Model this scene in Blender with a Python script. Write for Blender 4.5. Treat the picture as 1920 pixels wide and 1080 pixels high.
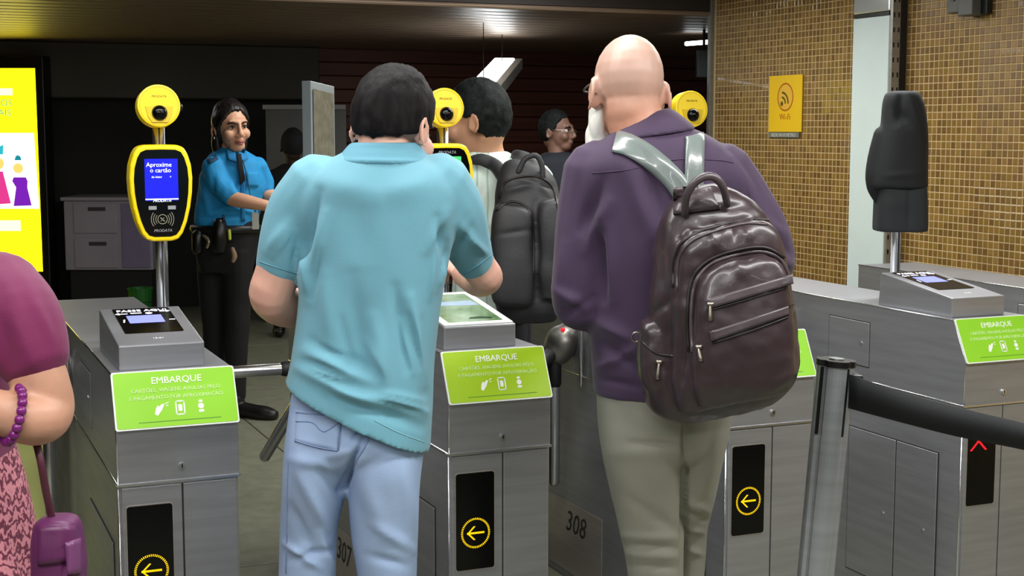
import bpy, bmesh, math, random
import numpy as np
from mathutils import Matrix, Vector, noise
from mathutils.bvhtree import BVHTree
random.seed(7)
for o in list(bpy.data.objects): bpy.data.objects.remove(o)
SC = bpy.context.scene
COL = SC.collection

# ---------------------------------------------------------------- camera
FPX, YAW, PITCH, CAMH = 2700.0, .4012, .1104, 1.55
cd = bpy.data.cameras.new('camera'); cam = bpy.data.objects.new('camera', cd); COL.objects.link(cam)
cd.sensor_width = 36; cd.lens = FPX / 1920 * 36; cd.clip_start = .05; cd.clip_end = 200
cam.location = (0, 0, CAMH)
cam.rotation_euler = (math.pi / 2 - PITCH, 0, -YAW)
SC.camera = cam

# ---------------------------------------------------------------- world, lights, exposure
w = bpy.data.worlds.new('world'); SC.world = w; w.use_nodes = True
w.node_tree.nodes['Background'].inputs[0].default_value = (.75, .85, 1, 1)
w.node_tree.nodes['Background'].inputs[1].default_value = .05
SC.view_settings.view_transform = 'Standard'; SC.view_settings.look = 'None'
SC.view_settings.exposure = 0.0; SC.view_settings.gamma = 1.0
SC.view_settings.use_curve_mapping = False
def area(name, loc, sx, sy, energy, rot=(0, 0, 0), col=(1, 1, .975)):
    l = bpy.data.lights.new(name, 'AREA'); l.shape = 'RECTANGLE'; l.size = sx; l.size_y = sy
    l.energy = energy; l.color = col
    o = bpy.data.objects.new(name, l); COL.objects.link(o); o.location = loc; o.rotation_euler = rot
    return o
# fluorescent ceiling rows of the hall on the passengers' side and along the gate line, plus added brightening lamps
area('ceiling_or_fill_lamp', (-.6, 1.2, 2.44), 2.4, .3, 72)
area('ceiling_or_fill_lamp', (2.3, 1.7, 2.44), 2.4, .3, 72)
area('ceiling_or_fill_lamp', (.6, 3.1, 2.44), 2.2, .3, 40)
area('ceiling_or_fill_lamp', (3.0, 4.2, 2.44), 2.0, .3, 52)
area('ceiling_or_fill_lamp', (3.5, 6.5, 2.44), .3, 2.0, 36)  # unseen lamp added to brighten the pillar and the wireless sign
area('ceiling_or_fill_lamp', (.3, -1.2, 2.44), 3.0, .4, 58)
area('ceiling_or_fill_lamp', (2.4, 7.0, 2.44), 1.2, .3, 24)
area('ceiling_or_fill_lamp', (.5, 9.6, 2.2), 1.2, .3, 8)  # unseen weak lamp added to lift the dark far end

# ---------------------------------------------------------------- coordinates
cp, sp, cy, sy = math.cos(PITCH), math.sin(PITCH), math.cos(YAW), math.sin(YAW)
def C(x, y, D):
    """pixel + horizontal distance from the viewer -> (right, forward, up)"""
    a = (x - 960) / FPX; b = -(y - 540) / FPX
    t = D / (cp + b * sp)
    return np.array([a * t, D, CAMH + (-sp + b * cp) * t])
def W(c): return (c[0] * cy + c[1] * sy, -c[0] * sy + c[1] * cy, c[2])
def px_of(P):
    P = np.asarray(P, float); z = P[:, 2] - CAMH
    fw = P[:, 1] * cp - z * sp; up = P[:, 1] * sp + z * cp
    return np.stack([960 + FPX * P[:, 0] / fw, 540 - FPX * up / fw], 1)
def ray_dir(x, y):
    a = (x - 960) / FPX; b = -(y - 540) / FPX
    return Vector((a, cp + b * sp, -sp + b * cp)).normalized()

# ---------------------------------------------------------------- materials
def lin(c):
    if isinstance(c, str):
        c = c.lstrip('#'); c = [int(c[i:i + 2], 16) / 255 for i in (0, 2, 4)]
    return tuple(v / 12.92 if v <= .04045 else ((v + .055) / 1.055) ** 2.4 for v in c) + (1,)
MATS = {}
def mat(name, col, rough=.6, metal=0, var=.0, vscale=8, bump=0, bscale=60, stretch=(1, 1, 1), coat=0, emit=0, sub=0, spec=.5, sheen=0, col2=None):
    if name in MATS: return MATS[name]
    m = bpy.data.materials.new(name); m.use_nodes = True; nt = m.node_tree; N = nt.nodes; L = nt.links
    b = N['Principled BSDF']; c = lin(col)
    b.inputs['Roughness'].default_value = rough; b.inputs['Metallic'].default_value = metal
    b.inputs['Coat Weight'].default_value = coat; b.inputs['Specular IOR Level'].default_value = spec
    if sheen: b.inputs['Sheen Weight'].default_value = sheen
    if sub:
        b.inputs['Subsurface Weight'].default_value = sub; b.inputs['Subsurface Scale'].default_value = .01
        b.inputs['Subsurface Radius'].default_value = (1, .35, .2)
    tc = N.new('ShaderNodeTexCoord'); mp = N.new('ShaderNodeMapping'); mp.inputs['Scale'].default_value = stretch
    L.new(tc.outputs['Object'], mp.inputs[0])
    if var or col2:
        n = N.new('ShaderNodeTexNoise'); n.inputs['Scale'].default_value = vscale; n.inputs['Detail'].default_value = 5
        L.new(mp.outputs[0], n.inputs[0])
        r = N.new('ShaderNodeMix'); r.data_type = 'RGBA'
        r.inputs[6].default_value = tuple(v * (1 - var) for v in c[:3]) + (1,)
        r.inputs[7].default_value = lin(col2) if col2 else tuple(min(1, v * (1 + var)) for v in c[:3]) + (1,)
        mr = N.new('ShaderNodeMapRange'); mr.inputs[1].default_value = .3; mr.inputs[2].default_value = .7
        L.new(n.outputs[0], mr.inputs[0]); L.new(mr.outputs[0], r.inputs[0]); L.new(r.outputs[2], b.inputs['Base Color'])
    else: b.inputs['Base Color'].default_value = c
    if bump:
        n2 = N.new('ShaderNodeTexNoise'); n2.inputs['Scale'].default_value = bscale; n2.inputs['Detail'].default_value = 4
        L.new(mp.outputs[0], n2.inputs[0]); bp = N.new('ShaderNodeBump'); bp.inputs['Strength'].default_value = bump
        bp.inputs['Distance'].default_value = .002
        L.new(n2.outputs[0], bp.inputs['Height']); L.new(bp.outputs[0], b.inputs['Normal'])
    if emit:
        b.inputs['Emission Color'].default_value = c; b.inputs['Emission Strength'].default_value = emit
    MATS[name] = m
    return m
def steel(name, col, rough=.34):
    m = mat(name, col, rough, .72, var=.1, vscale=3, bump=.06, bscale=90, stretch=(1, 1, 14))
    return m
STEEL = steel('brushed_steel', '#a3a4a9', .43); STEEL_D = steel('brushed_steel_dark', '#a5a3a2', .45)
CHROME = mat('polished_chrome', '#e2e4e6', .22, 1)
BLACKP = mat('black_plastic', '#0b0b0c', .35, var=.1); BLACKG = mat('black_glass', '#040405', .2, spec=.25)
RUBBER = mat('black_rubber', '#151516', .6, var=.1)
YEL = mat('yellow_plastic', '#f5d409', .35, var=.03); GREEN = mat('lime_green_print', '#8fd02a', .45, var=.03, vscale=3)
GREEN_B = mat('yellow_green_print', '#a2c818', .4, var=.05, vscale=3)
WHITE = mat('white_print', '#f2f4ee', .5, var=.02); PALE = mat('pale_green_print', '#cfe9a8', .5, var=.02)
WHITEP = mat('white_plastic', '#e8ece8', .3, var=.02)
LEDY = mat('amber_led', '#ffc800', .5, emit=1.5); LEDR = mat('red_led', '#ff1420', .5, emit=2.0)
SEAM = mat('dark_seam', '#262525', .7, var=.1)

# ---------------------------------------------------------------- mesh helpers
def mesh_obj(name, V, F, m, parent=None, smooth=False, loc=None, M=None):
    me = bpy.data.meshes.new(name)
    V = [tuple(v) for v in V]
    if M is not None: V = [tuple(M @ Vector(v)) for v in V]
    me.from_pydata(V, [], F); me.update()
    bm = bmesh.new(); bm.from_mesh(me); bmesh.ops.recalc_face_normals(bm, faces=bm.faces); bm.to_mesh(me); bm.free()
    if smooth:
        for p in me.polygons: p.use_smooth = True
    if m: me.materials.append(m)
    o = bpy.data.objects.new(name, me); COL.objects.link(o)
    if parent: o.parent = parent
    if loc: o.location = loc
    return o
def join(*parts):
    V = []; F = []
    for v, f in parts:
        n = len(V); V += [tuple(p) for p in v]; F += [tuple(i + n for i in q) for q in f]
    return V, F
def box(x0, x1, y0, y1, z0, z1, bev=0):
    if not bev:
        V = [(x, y, z) for x in (x0, x1) for y in (y0, y1) for z in (z0, z1)]
        return V, [(0, 1, 3, 2), (4, 6, 7, 5), (0, 4, 5, 1), (2, 3, 7, 6), (0, 2, 6, 4), (1, 5, 7, 3)]
    bm = bmesh.new(); bmesh.ops.create_cube(bm, size=1)
    for v in bm.verts: v.co = ((x0 + x1) / 2 + v.co.x * (x1 - x0), (y0 + y1) / 2 + v.co.y * (y1 - y0), (z0 + z1) / 2 + v.co.z * (z1 - z0))
    bmesh.ops.bevel(bm, geom=bm.edges[:], offset=bev, segments=2, affect='EDGES', profile=.6)
    r = ([tuple(v.co) for v in bm.verts], [tuple(v.index for v in f.verts) for f in bm.faces]) if not bm.verts.index_update() else None
    bm.free(); return r
def bevel_vf(V, F, off, seg=2):
    bm = bmesh.new(); vs = [bm.verts.new(v) for v in V]
    for f in F: bm.faces.new([vs[i] for i in f])
    bmesh.ops.recalc_face_normals(bm, faces=bm.faces)
    bmesh.ops.bevel(bm, geom=bm.edges[:], offset=off, segments=seg, affect='EDGES', profile=.6)
    bm.verts.index_update()
    r = ([tuple(v.co) for v in bm.verts], [tuple(v.index for v in f.verts) for f in bm.faces]); bm.free(); return r
def prism(poly, a0, a1, axis='x'):
    """poly of 2-D points extruded along an axis: x -> (y,z), y -> (x,z), z -> (x,y)"""
    n = len(poly)
    mk = {'x': lambda p, a: (a, p[0], p[1]), 'y': lambda p, a: (p[0], a, p[1]), 'z': lambda p, a: (p[0], p[1], a)}[axis]
    V = [mk(p, a0) for p in poly] + [mk(p, a1) for p in poly]
    F = [tuple(range(n))[::-1], tuple(range(n, 2 * n))] + [(i, (i + 1) % n, n + (i + 1) % n, n + i) for i in range(n)]
    return V, F
def rrect(x0, x1, y0, y1, r, n=5):
    out = []
    for cx_, cy_, a in ((x1 - r, y1 - r, 0), (x0 + r, y1 - r, 90), (x0 + r, y0 + r, 180), (x1 - r, y0 + r, 270)):
        for i in range(n + 1):
            t = math.radians(a + 90 * i / n); out.append((cx_ + r * math.cos(t), cy_ + r * math.sin(t)))
    return out
def circ(cx_, cy_, r, n=24): return [(cx_ + r * math.cos(2 * math.pi * i / n), cy_ + r * math.sin(2 * math.pi * i / n)) for i in range(n)]
def catmull(P, k):
    P = [np.asarray(p, float) for p in P]
    if k <= 1 or len(P) < 3: return P
    Q = [2 * P[0] - P[1]] + P + [2 * P[-1] - P[-2]]; out = []
    for i in range(1, len(Q) - 2):
        a, b, c, d = Q[i - 1:i + 3]
        for j in range(k):
            t = j / k
            out.append(.5 * (2 * b + (c - a) * t + (2 * a - 5 * b + 4 * c - d) * t * t + (3 * b - a - 3 * c + d) * t ** 3))
    out.append(P[-1]); return out
def tube(pts, r, n=16, k=4, rnd=True, flat=None):
    """round tube with rounded ends; r scalar or list; flat=(axis vector, ratio) squashes the section"""
    if not hasattr(r, '__len__'): r = [r] * len(pts)
    PR = catmull([np.append(np.asarray(p, float), q) for p, q in zip(pts, r)], k)
    P = [p[:3] for p in PR]; R = [max(p[3], 1e-4) for p in PR]
    T = [P[min(i + 1, len(P) - 1)] - P[max(i - 1, 0)] for i in range(len(P))]; T = [t / (np.linalg.norm(t) + 1e-9) for t in T]
    if rnd:
        s0, s1 = P[0], P[-1]
        P = [s0 - T[0] * R[0] * .75, s0 - T[0] * R[0] * .45] + P + [s1 + T[-1] * R[-1] * .45, s1 + T[-1] * R[-1] * .75]
        R = [R[0] * .4, R[0] * .82] + R + [R[-1] * .82, R[-1] * .4]; T = [T[0]] * 2 + T + [T[-1]] * 2
    ref = np.array([0, 0, 1.]) if abs(T[0][2]) < .9 else np.array([0, 1., 0])
    V = []; F = []
    for i, (p, q, t) in enumerate(zip(P, R, T)):
        ref = ref - t * (ref @ t); ref = ref / np.linalg.norm(ref); s = np.cross(t, ref)
        for j in range(n):
            a = 2 * math.pi * j / n; d = ref * math.cos(a) + s * math.sin(a)
            if flat is not None: fa = np.asarray(flat[0], float); d = d - fa * (d @ fa) * (1 - flat[1])
            V.append(p + d * q)
        if i:
            for j in range(n): F.append(((i - 1) * n + j, (i - 1) * n + (j + 1) % n, i * n + (j + 1) % n, i * n + j))
    m = len(P); F.append(tuple(range(n))[::-1]); F.append(tuple((m - 1) * n + j for j in range(n)))
    return V, F
def ell(c, r, R=None, n=20, m=12):
    V = [(0, 0, 1)]; F = []
    for i in range(1, m):
        th = math.pi * i / m
        for j in range(n): V.append((math.sin(th) * math.cos(2 * math.pi * j / n), math.sin(th) * math.sin(2 * math.pi * j / n), math.cos(th)))
    V.append((0, 0, -1)); e = len(V) - 1
    for j in range(n):
        F.append((0, 1 + j, 1 + (j + 1) % n)); F.append((e, e - n + (j + 1) % n, e - n + j))
        for i in range(m - 2): a = 1 + i * n; F.append((a + j, a + n + j, a + n + (j + 1) % n, a + (j + 1) % n))
    A = np.array(V) * np.array(r)
    if R is not None: A = A @ np.asarray(R).T
    return A + np.array(c), F
def loft(rings):
    n = len(rings[0]); V = [tuple(p) for r in rings for p in r]; F = []
    for i in range(1, len(rings)):
        for j in range(n): F.append(((i - 1) * n + j, (i - 1) * n + (j + 1) % n, i * n + (j + 1) % n, i * n + j))
    F.append(tuple(range(n))[::-1]); F.append(tuple((len(rings) - 1) * n + j for j in range(n)))
    return V, F
def ring(xl, xr, y, D, b, tilt=0, n=40, e=2.4, lean=0):
    """horizontal section given by the left and right edge; tilt: rise (m/m) to the left, lean: rise to the back"""
    c = C((xl + xr) / 2, y, D); a = abs(C(xr, y, D)[0] - C(xl, y, D)[0]) / 2; out = []
    for j in range(n):
        t = 2 * math.pi * j / n; ct, st = math.cos(t), math.sin(t)
        dx = a * math.copysign(abs(ct) ** (2 / e), ct); dy = b * math.copysign(abs(st) ** (2 / e), st)
        out.append((c[0] + dx, c[1] + dy, c[2] - tilt * dx + lean * dy))
    return out
def rings(rows, D, **kw):
    """rows: (y, xl, xr, b[, dD[, tilt]]) interpolated smoothly"""
    R = catmull([np.array((list(r) + [0, 0])[:6], float) for r in rows], 4)
    return loft([ring(r[1], r[2], r[0], D + r[4], r[3], r[5], **kw) for r in R])
def limb(pts, **kw):
    """pts: (x, y, D, r) in pixels/pixels/m/m"""
    return tube([C(*p[:3]) for p in pts], [p[3] for p in pts], **kw)

def remesh(pieces, vox, it=4, fac=.5):
    V, F = join(*pieces)
    me = bpy.data.meshes.new('tmp'); me.from_pydata(V, [], F); me.update()
    bm = bmesh.new(); bm.from_mesh(me); bmesh.ops.recalc_face_normals(bm, faces=bm.faces); bm.to_mesh(me); bm.free()
    o = bpy.data.objects.new('tmp', me); COL.objects.link(o)
    r = o.modifiers.new('r', 'REMESH'); r.mode = 'VOXEL'; r.voxel_size = vox; r.adaptivity = 0
    if it:
        s = o.modifiers.new('s', 'SMOOTH'); s.factor = fac; s.iterations = it
    dg = bpy.context.evaluated_depsgraph_get()
    out = bpy.data.meshes.new_from_object(o.evaluated_get(dg))
    bpy.data.objects.remove(o); bpy.data.meshes.remove(me)
    return out
def get_co(me):
    a = np.empty(len(me.vertices) * 3, np.float32); me.vertices.foreach_get('co', a); return a.reshape(-1, 3).astype(float)
def get_no(me):
    a = np.empty(len(me.vertices) * 3, np.float32); me.vertex_normals.foreach_get('vector', a); return a.reshape(-1, 3).astype(float)
def set_co(me, A): me.vertices.foreach_set('co', np.asarray(A, np.float32).ravel()); me.update()
def fold(me, segs, front=True, gain=1.0, wid=1.0):
    """press soft folds (x0,y0,x1,y1,width_px,height_m) into the cloth on the side turned to the hall"""
    A = get_co(me); Nn = get_no(me); p = px_of(A); d = A - np.array([0, 0, CAMH]); d /= np.linalg.norm(d, axis=1)[:, None]
    fc = np.clip(-(d * Nn).sum(1) * 3, 0, 1) if front else np.ones(len(A)); h = np.zeros(len(A))
    for x0, y0, x1, y1, wd, am in segs:
        a = np.array([x0, y0]); b = np.array([x1, y1]); ab = b - a; t = ((p - a) @ ab) / (ab @ ab); tc = np.clip(t, 0, 1)
        q = p - (a + tc[:, None] * ab); h += gain * am * np.exp(-(q ** 2).sum(1) / (wd * wid) ** 2) * (.35 + .65 * np.sin(np.pi * tc) )
    set_co(me, A + Nn * (h * fc)[:, None])
def wrinkle(me, amp, scale, st=(1, 1, 1), seed=0):
    A = get_co(me); Nn = get_no(me); s = np.array(st) * scale
    h = np.array([noise.noise(Vector(v)) for v in (A * s + seed)])
    set_co(me, A + Nn * (h * amp)[:, None])
def bvh_of(me): return BVHTree.FromPolygons([v.co.copy() for v in me.vertices], [tuple(p.vertices) for p in me.polygons])
def hit(bv, x, y, off=0, D=None):
    d = ray_dir(x, y); r = bv.ray_cast(Vector((0, 0, CAMH)), d)
    if r[0] is None: return Vector(C(x, y, D)) if D else None
    return r[0] - d * off
def me_obj(name, me, m, root, base, smooth=True):
    """a mesh in viewer coordinates becomes an object standing at base"""
    A = get_co(me); set_co(me, A - np.array([base[0], base[1], 0]))
    if smooth:
        me.polygons.foreach_set('use_smooth', [True] * len(me.polygons))
    me.materials.clear(); me.materials.append(m); me.name = name
    o = bpy.data.objects.new(name, me); COL.objects.link(o)
    if root: o.parent = root
    else: o.location = W((base[0], base[1], 0)); o.rotation_euler = (0, 0, -YAW)
    return o
def vf_obj(name, vf, m, root, base, smooth=True):
    V, F = vf; o = mesh_obj(name, [(v[0] - base[0], v[1] - base[1], v[2]) for v in V], F, m, root, smooth)
    if not root: o.location = W((base[0], base[1], 0)); o.rotation_euler = (0, 0, -YAW)
    return o
def empty_at(name, base):
    o = bpy.data.objects.new(name, None); COL.objects.link(o); o.empty_display_size = .1
    o.location = W((base[0], base[1], base[2] if len(base) > 2 else 0)); o.rotation_euler = (0, 0, -YAW); return o
def tag(o, label, cat, group=None):
    o['label'] = label; o['category'] = cat
    if group: o['group'] = group
    return o
def struct(o): o['kind'] = 'structure'; return o
def patch(bv, corners, nx, ny, off, thick=.0025):
    """a thin sheet lying on a surface: corners in pixels (tl,tr,br,bl)"""
    tl, tr, br, bl = [np.array(c, float) for c in corners]; top = []; bot = []
    pr_ = [hit(bv, *(tl * (1 - a) * (1 - b) + tr * a * (1 - b) + br * a * b + bl * (1 - a) * b)) for a in (0, .25, .5, .75, 1) for b in (0, .25, .5, .75, 1)]
    pr_ = [q.y for q in pr_ if q is not None]; Dm = sum(pr_) / len(pr_) if pr_ else 7.55
    for j in range(ny + 1):
        for i in range(nx + 1):
            s, t = i / nx, j / ny; p = (tl * (1 - s) + tr * s) * (1 - t) + (bl * (1 - s) + br * s) * t
            h = hit(bv, p[0], p[1])
            if h is None: h = Vector(C(p[0], p[1], Dm))
            d = ray_dir(*p); top.append(h - d * (off + thick)); bot.append(h + d * .004)
    V = top + bot; n = len(top); F = []
    for j in range(ny):
        for i in range(nx):
            a = j * (nx + 1) + i; F.append((a, a + 1, a + nx + 2, a + nx + 1)); F.append((n + a, n + a + nx + 1, n + a + nx + 2, n + a + 1))
    ed = [i for i in range(nx + 1)] + [(nx + 1) * j + nx for j in range(1, ny + 1)] + [(nx + 1) * ny + i for i in range(nx - 1, -1, -1)] + [(nx + 1) * j for j in range(ny - 1, 0, -1)]
    for k in range(len(ed)): a, b = ed[k], ed[(k + 1) % len(ed)]; F.append((a, n + a, n + b, b))
    return V, F
def seam(bv, pts, r, off=0, k=6, n=6, D=None):
    P = [hit(bv, p[0], p[1], off, D) for p in catmull([np.array(p, float) for p in pts], k)]
    P = [np.array(p) for p in P if p is not None]
    return tube(P, r, n=n, k=1, rnd=False)

FONT = None
def text_vf(s, size, ext=.0004, shear=0, align='CENTER'):
    c = bpy.data.curves.new('t', 'FONT'); c.body = s; c.size = size; c.extrude = ext; c.align_x = align; c.shear = shear
    c.resolution_u = 2
    o = bpy.data.objects.new('t', c); COL.objects.link(o)
    me = bpy.data.meshes.new_from_object(o.evaluated_get(bpy.context.evaluated_depsgraph_get()))
    V = [tuple(v.co) for v in me.vertices]; F = [tuple(p.vertices) for p in me.polygons]
    bpy.data.objects.remove(o); bpy.data.curves.remove(c); bpy.data.meshes.remove(me); return V, F
def frame(o, x, y):
    x = Vector(x).normalized(); y = Vector(y); y = (y - x * y.dot(x)).normalized(); z = x.cross(y)
    return Matrix(((x.x, y.x, z.x, o[0]), (x.y, y.y, z.y, o[1]), (x.z, y.z, z.z, o[2]), (0, 0, 0, 1)))
def move(vf, dx=0, dy=0, dz=0): return [(v[0] + dx, v[1] + dy, v[2] + dz) for v in vf[0]], vf[1]
def stroke(pts, wd, h=.0006):
    """flat printed line through 2-D points (z up by h)"""
    V = []; F = []
    for i in range(len(pts) - 1):
        a = np.array(pts[i], float); b = np.array(pts[i + 1], float); d = b - a; d /= np.linalg.norm(d) + 1e-9; nn = np.array([-d[1], d[0]]) * wd / 2
        a = a - d * wd * .3; b = b + d * wd * .3
        k = len(V); V += [(*(a + nn), h), (*(a - nn), h), (*(b - nn), h), (*(b + nn), h)]; F.append((k, k + 1, k + 2, k + 3))
    return V, F
def flat(poly, h=0): return [(p[0], p[1], h) for p in poly], [tuple(range(len(poly)))]
def annulus(cx_, cy_, r0, r1, h, a0=0, a1=360, n=28):
    V = []; F = []
    for i in range(n + 1):
        t = math.radians(a0 + (a1 - a0) * i / n)
        V += [(cx_ + r0 * math.cos(t), cy_ + r0 * math.sin(t), h), (cx_ + r1 * math.cos(t), cy_ + r1 * math.sin(t), h)]
        if i: k = 2 * i; F.append((k - 2, k - 1, k + 1, k))
    return V, F
# ================================================================ SETTING
XW = 4.75; CEIL = 2.5
FLOOR_M = mat('dark_stone', '#7d7e6c', .45, var=.14, vscale=14, bump=.1, bscale=120)
GROUT_D = mat('floor_joint', '#3c3d36', .8, var=.1)
fl = struct(mesh_obj('floor', *box(-6, 9, -3, 20, -.12, -.006), GROUT_D))
sl_v, sl_f = box(0, 1.294, 0, 1.294, -.02, 0, .004)
slab_me = None
for i in range(-2, 6):
    for j in range(0, 12):
        x = i * 1.3 + .35; y = j * 1.3 + 1.065
        if slab_me is None:
            o = mesh_obj('floor_slab', sl_v, sl_f, FLOOR_M, fl); slab_me = o.data
        else:
            o = bpy.data.objects.new('floor_slab', slab_me); COL.objects.link(o); o.parent = fl
        o.location = (x, y, 0)
# ceiling of long dark metal slats
CEIL_B = mat('ceiling_void', '#14110f', .9, var=.1)
SLAT_M = mat('ceiling_slat_paint', '#85715f', .42, .3, var=.12, vscale=2)
ce = struct(mesh_obj('ceiling', *box(-7, 9.5, -3, 17.5, CEIL + .03, CEIL + .12), CEIL_B))
me = None
for j in range(100):
    y = -2.9 + j * .2
    if me is None:
        o = mesh_obj('slat', *bevel_vf(*box(-6.9, 9.4, 0, .172, CEIL, CEIL + .03), .008, 1), SLAT_M, ce); me = o.data
    else: o = bpy.data.objects.new('slat', me); COL.objects.link(o); o.parent = ce
    o.location = (0, y, 0)
# far wall
YB = 12.6; SOF = 2.25
so = struct(mesh_obj('trim_2', *box(-7, 9.5, 7.95, YB, SOF + .03, CEIL), mat('soffit_paint', '#2c2521', .6, var=.1)))
me = None
for j in range(20):
    y = 7.96 + j * .23
    if me is None:
        o = mesh_obj('slat', *bevel_vf(*box(-6.9, 9.4, 0, .2, SOF, SOF + .03), .012, 2), SLAT_M, so); me = o.data
    else: o = bpy.data.objects.new('slat', me); COL.objects.link(o); o.parent = so
    o.location = (0, y, 0)
DARK = mat('dark_paint', '#1b1a18', .8, var=.15, vscale=2); BULK = mat('grey_bulkhead_paint', '#4d4a42', .7, var=.12, vscale=1.5)
wb = struct(mesh_obj('wall_back', *box(-7, 9.5, YB, YB + .2, 0, CEIL + .03), DARK))
mesh_obj('bulkhead', *bevel_vf(*box(-7, 3.4, YB - .3, YB - .01, 1.8, SOF), .01, 1), BULK, wb)
WOOD = mat('red_brown_boards', '#6b3a2a', .55, var=.2, vscale=4, stretch=(.3, 1, 8))
me = None
for k in range(18):
    if me is None: o = mesh_obj('board', *bevel_vf(*box(0, 5.9, -.05, -.001, 0, .115), .006, 1), WOOD, wb); me = o.data
    else: o = bpy.data.objects.new('board', me); COL.objects.link(o); o.parent = wb
    o.location = (3.45, YB, .1 + .12 * k)
wl = struct(mesh_obj('wall_left', *box(-7.2, -7, -3, 17.5, 0, CEIL + .03), DARK))
wn = struct(mesh_obj('wall_rear', *box(-7, 9.5, -3.2, -3, 0, CEIL + .03), mat('rear_wall_paint', '#8f8a80', .8, var=.08)))

# mosaic wall on the right
GROUT = mat('mosaic_grout', '#c2a878', .8, var=.12, vscale=12)
def tile_mat():
    m = mat('brown_glass_mosaic', '#6f4c1c', .3, coat=.25)
    nt = m.node_tree; N = nt.nodes; L = nt.links; b = N['Principled BSDF']
    g = N.new('ShaderNodeNewGeometry'); oi = N.new('ShaderNodeObjectInfo'); ad = N.new('ShaderNodeMath'); ad.operation = 'ADD'
    fr = N.new('ShaderNodeMath'); fr.operation = 'FRACT'
    L.new(g.outputs['Random Per Island'], ad.inputs[0]); L.new(oi.outputs['Random'], ad.inputs[1]); L.new(ad.outputs[0], fr.inputs[0])
    r = N.new('ShaderNodeValToRGB'); r.color_ramp.interpolation = 'CONSTANT'
    cols = ['#6d5024', '#7b5c2b', '#87662f', '#7c602c', '#735529', '#8d6c36', '#78582e', '#826429']
    e = r.color_ramp.elements
    e[0].position = 0; e[0].color = lin(cols[0]); e[1].position = 1 / 8; e[1].color = lin(cols[1])
    for i in range(2, 8): q = e.new(i / 8); q.color = lin(cols[i])
    L.new(fr.outputs[0], r.inputs[0]); L.new(r.outputs[0], b.inputs['Base Color'])
    n = N.new('ShaderNodeTexNoise'); n.inputs['Scale'].default_value = 30; bp = N.new('ShaderNodeBump'); bp.inputs['Strength'].default_value = .25; bp.inputs['Distance'].default_value = .003
    L.new(n.outputs[0], bp.inputs['Height']); L.new(bp.outputs[0], b.inputs['Normal'])
    return m
TILE = tile_mat()
YEND = 7.94
wr = struct(mesh_obj('wall_right', *box(XW, XW + .3, -3, YEND, 0, CEIL + .03), GROUT))
PT = .036; TS = .0318
def tile_vf(y, z, rx):
    h = TS / 2; i = h - .003; d = .0014 + rx * .5
    V = [(0, -h, -h), (0, h, -h), (0, h, h), (0, -h, h), (-d, -i, -i), (-d, i, -i), (-d, i, i), (-d, -i, i)]
    return [(v[0] + XW, v[1] + y, v[2] + z) for v in V], [(4, 7, 6, 5), (0, 4, 5, 1), (1, 5, 6, 2), (2, 6, 7, 3), (3, 7, 4, 0)]
cells = []
for j in range(int((YEND - 3.6) / PT)):
    for k in range(int((CEIL - .45) / PT)):
        y = 3.62 + j * PT; z = .46 + k * PT
        u = XW * cy - y * sy; D = XW * sy + y * cy
        q = px_of([(u, D, z)])[0]
        vis = 1345 < q[0] < 1915 and 5 < q[1] < 520 and not (1600 < q[0] < 1745) and not (1440 < q[0] < 1510 and 130 < q[1] < 255)
        cells.append((not vis, D, y, z))
cells.sort(key=lambda c: (c[0], c[1]))
one = None
rest = []
for n_, (nv, D, y, z) in enumerate(cells):
    rx = random.uniform(0, .0012)
    if n_ < 300:
        if one is None:
            V, F = tile_vf(0, 0, 0); one = mesh_obj('mosaic_tile', [(v[0] - XW, v[1], v[2]) for v in V], F, TILE, wr); o = one
        else: o = bpy.data.objects.new('mosaic_tile', one.data); COL.objects.link(o); o.parent = wr
        o.location = (XW - rx, y, z)
    else: rest.append(tile_vf(y, z, rx))
V = []; F = []
for v, f in rest:
    n_ = len(V); V += v; F += [tuple(i + n_ for i in q) for q in f]
me = bpy.data.meshes.new('mosaic_tiles'); me.from_pydata(V, [], F); me.materials.append(TILE)
o = bpy.data.objects.new('mosaic_tiles', me); COL.objects.link(o); o.parent = wr; o['kind'] = 'stuff'
struct(mesh_obj('trim_1', *bevel_vf(*box(XW - .03, XW + .31, YEND, YEND + .035, 0, CEIL), .005), steel('trim_steel', '#8d8c88', .35)))

# pillar panel with slotted upright
PW = mat('white_enamel', '#cbd9d7', .25, var=.02)
pil = bpy.data.objects.new('pillar_panel', None); COL.objects.link(pil); pil.location = (XW - .006, 6.06, 0)
tag(pil, 'white enamelled pillar panel with slotted metal upright on the mosaic wall', 'pillar')
mesh_obj('panel', *bevel_vf(*box(-.1, -.002, 0, .3, .0, 2.12), .006), PW, pil)
mesh_obj('joint_band', *box(-.098, -.002, .002, .298, 2.122, 2.14), BLACKP, pil)
mesh_obj('cap_panel', *bevel_vf(*box(-.1, -.002, 0, .3, 2.142, 2.49), .006), mat('silver_enamel', '#d6d8d6', .14, .6), pil)
up = mesh_obj('slotted_upright', *bevel_vf(*box(-.095, -.045, -.022, -.001, .0, 2.49), .003), steel('upright_steel', '#9c9a94', .4), pil)
sv, sf = bevel_vf(*box(-.005, .005, -.0235, -.02, -.012, .012), .0005, 1); me = None
for k in range(22):
    for dx in (-.085, -.057):
        if me is None: o = mesh_obj('slot', sv, sf, BLACKP, up); me = o.data
        else: o = bpy.data.objects.new('slot', me); COL.objects.link(o); o.parent = up
        o.location = (dx, 0, .62 + .075 * k)
mesh_obj('side_channel', *box(-.043, -.002, -.018, -.001, 0, 2.49), BLACKP, pil)

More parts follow.
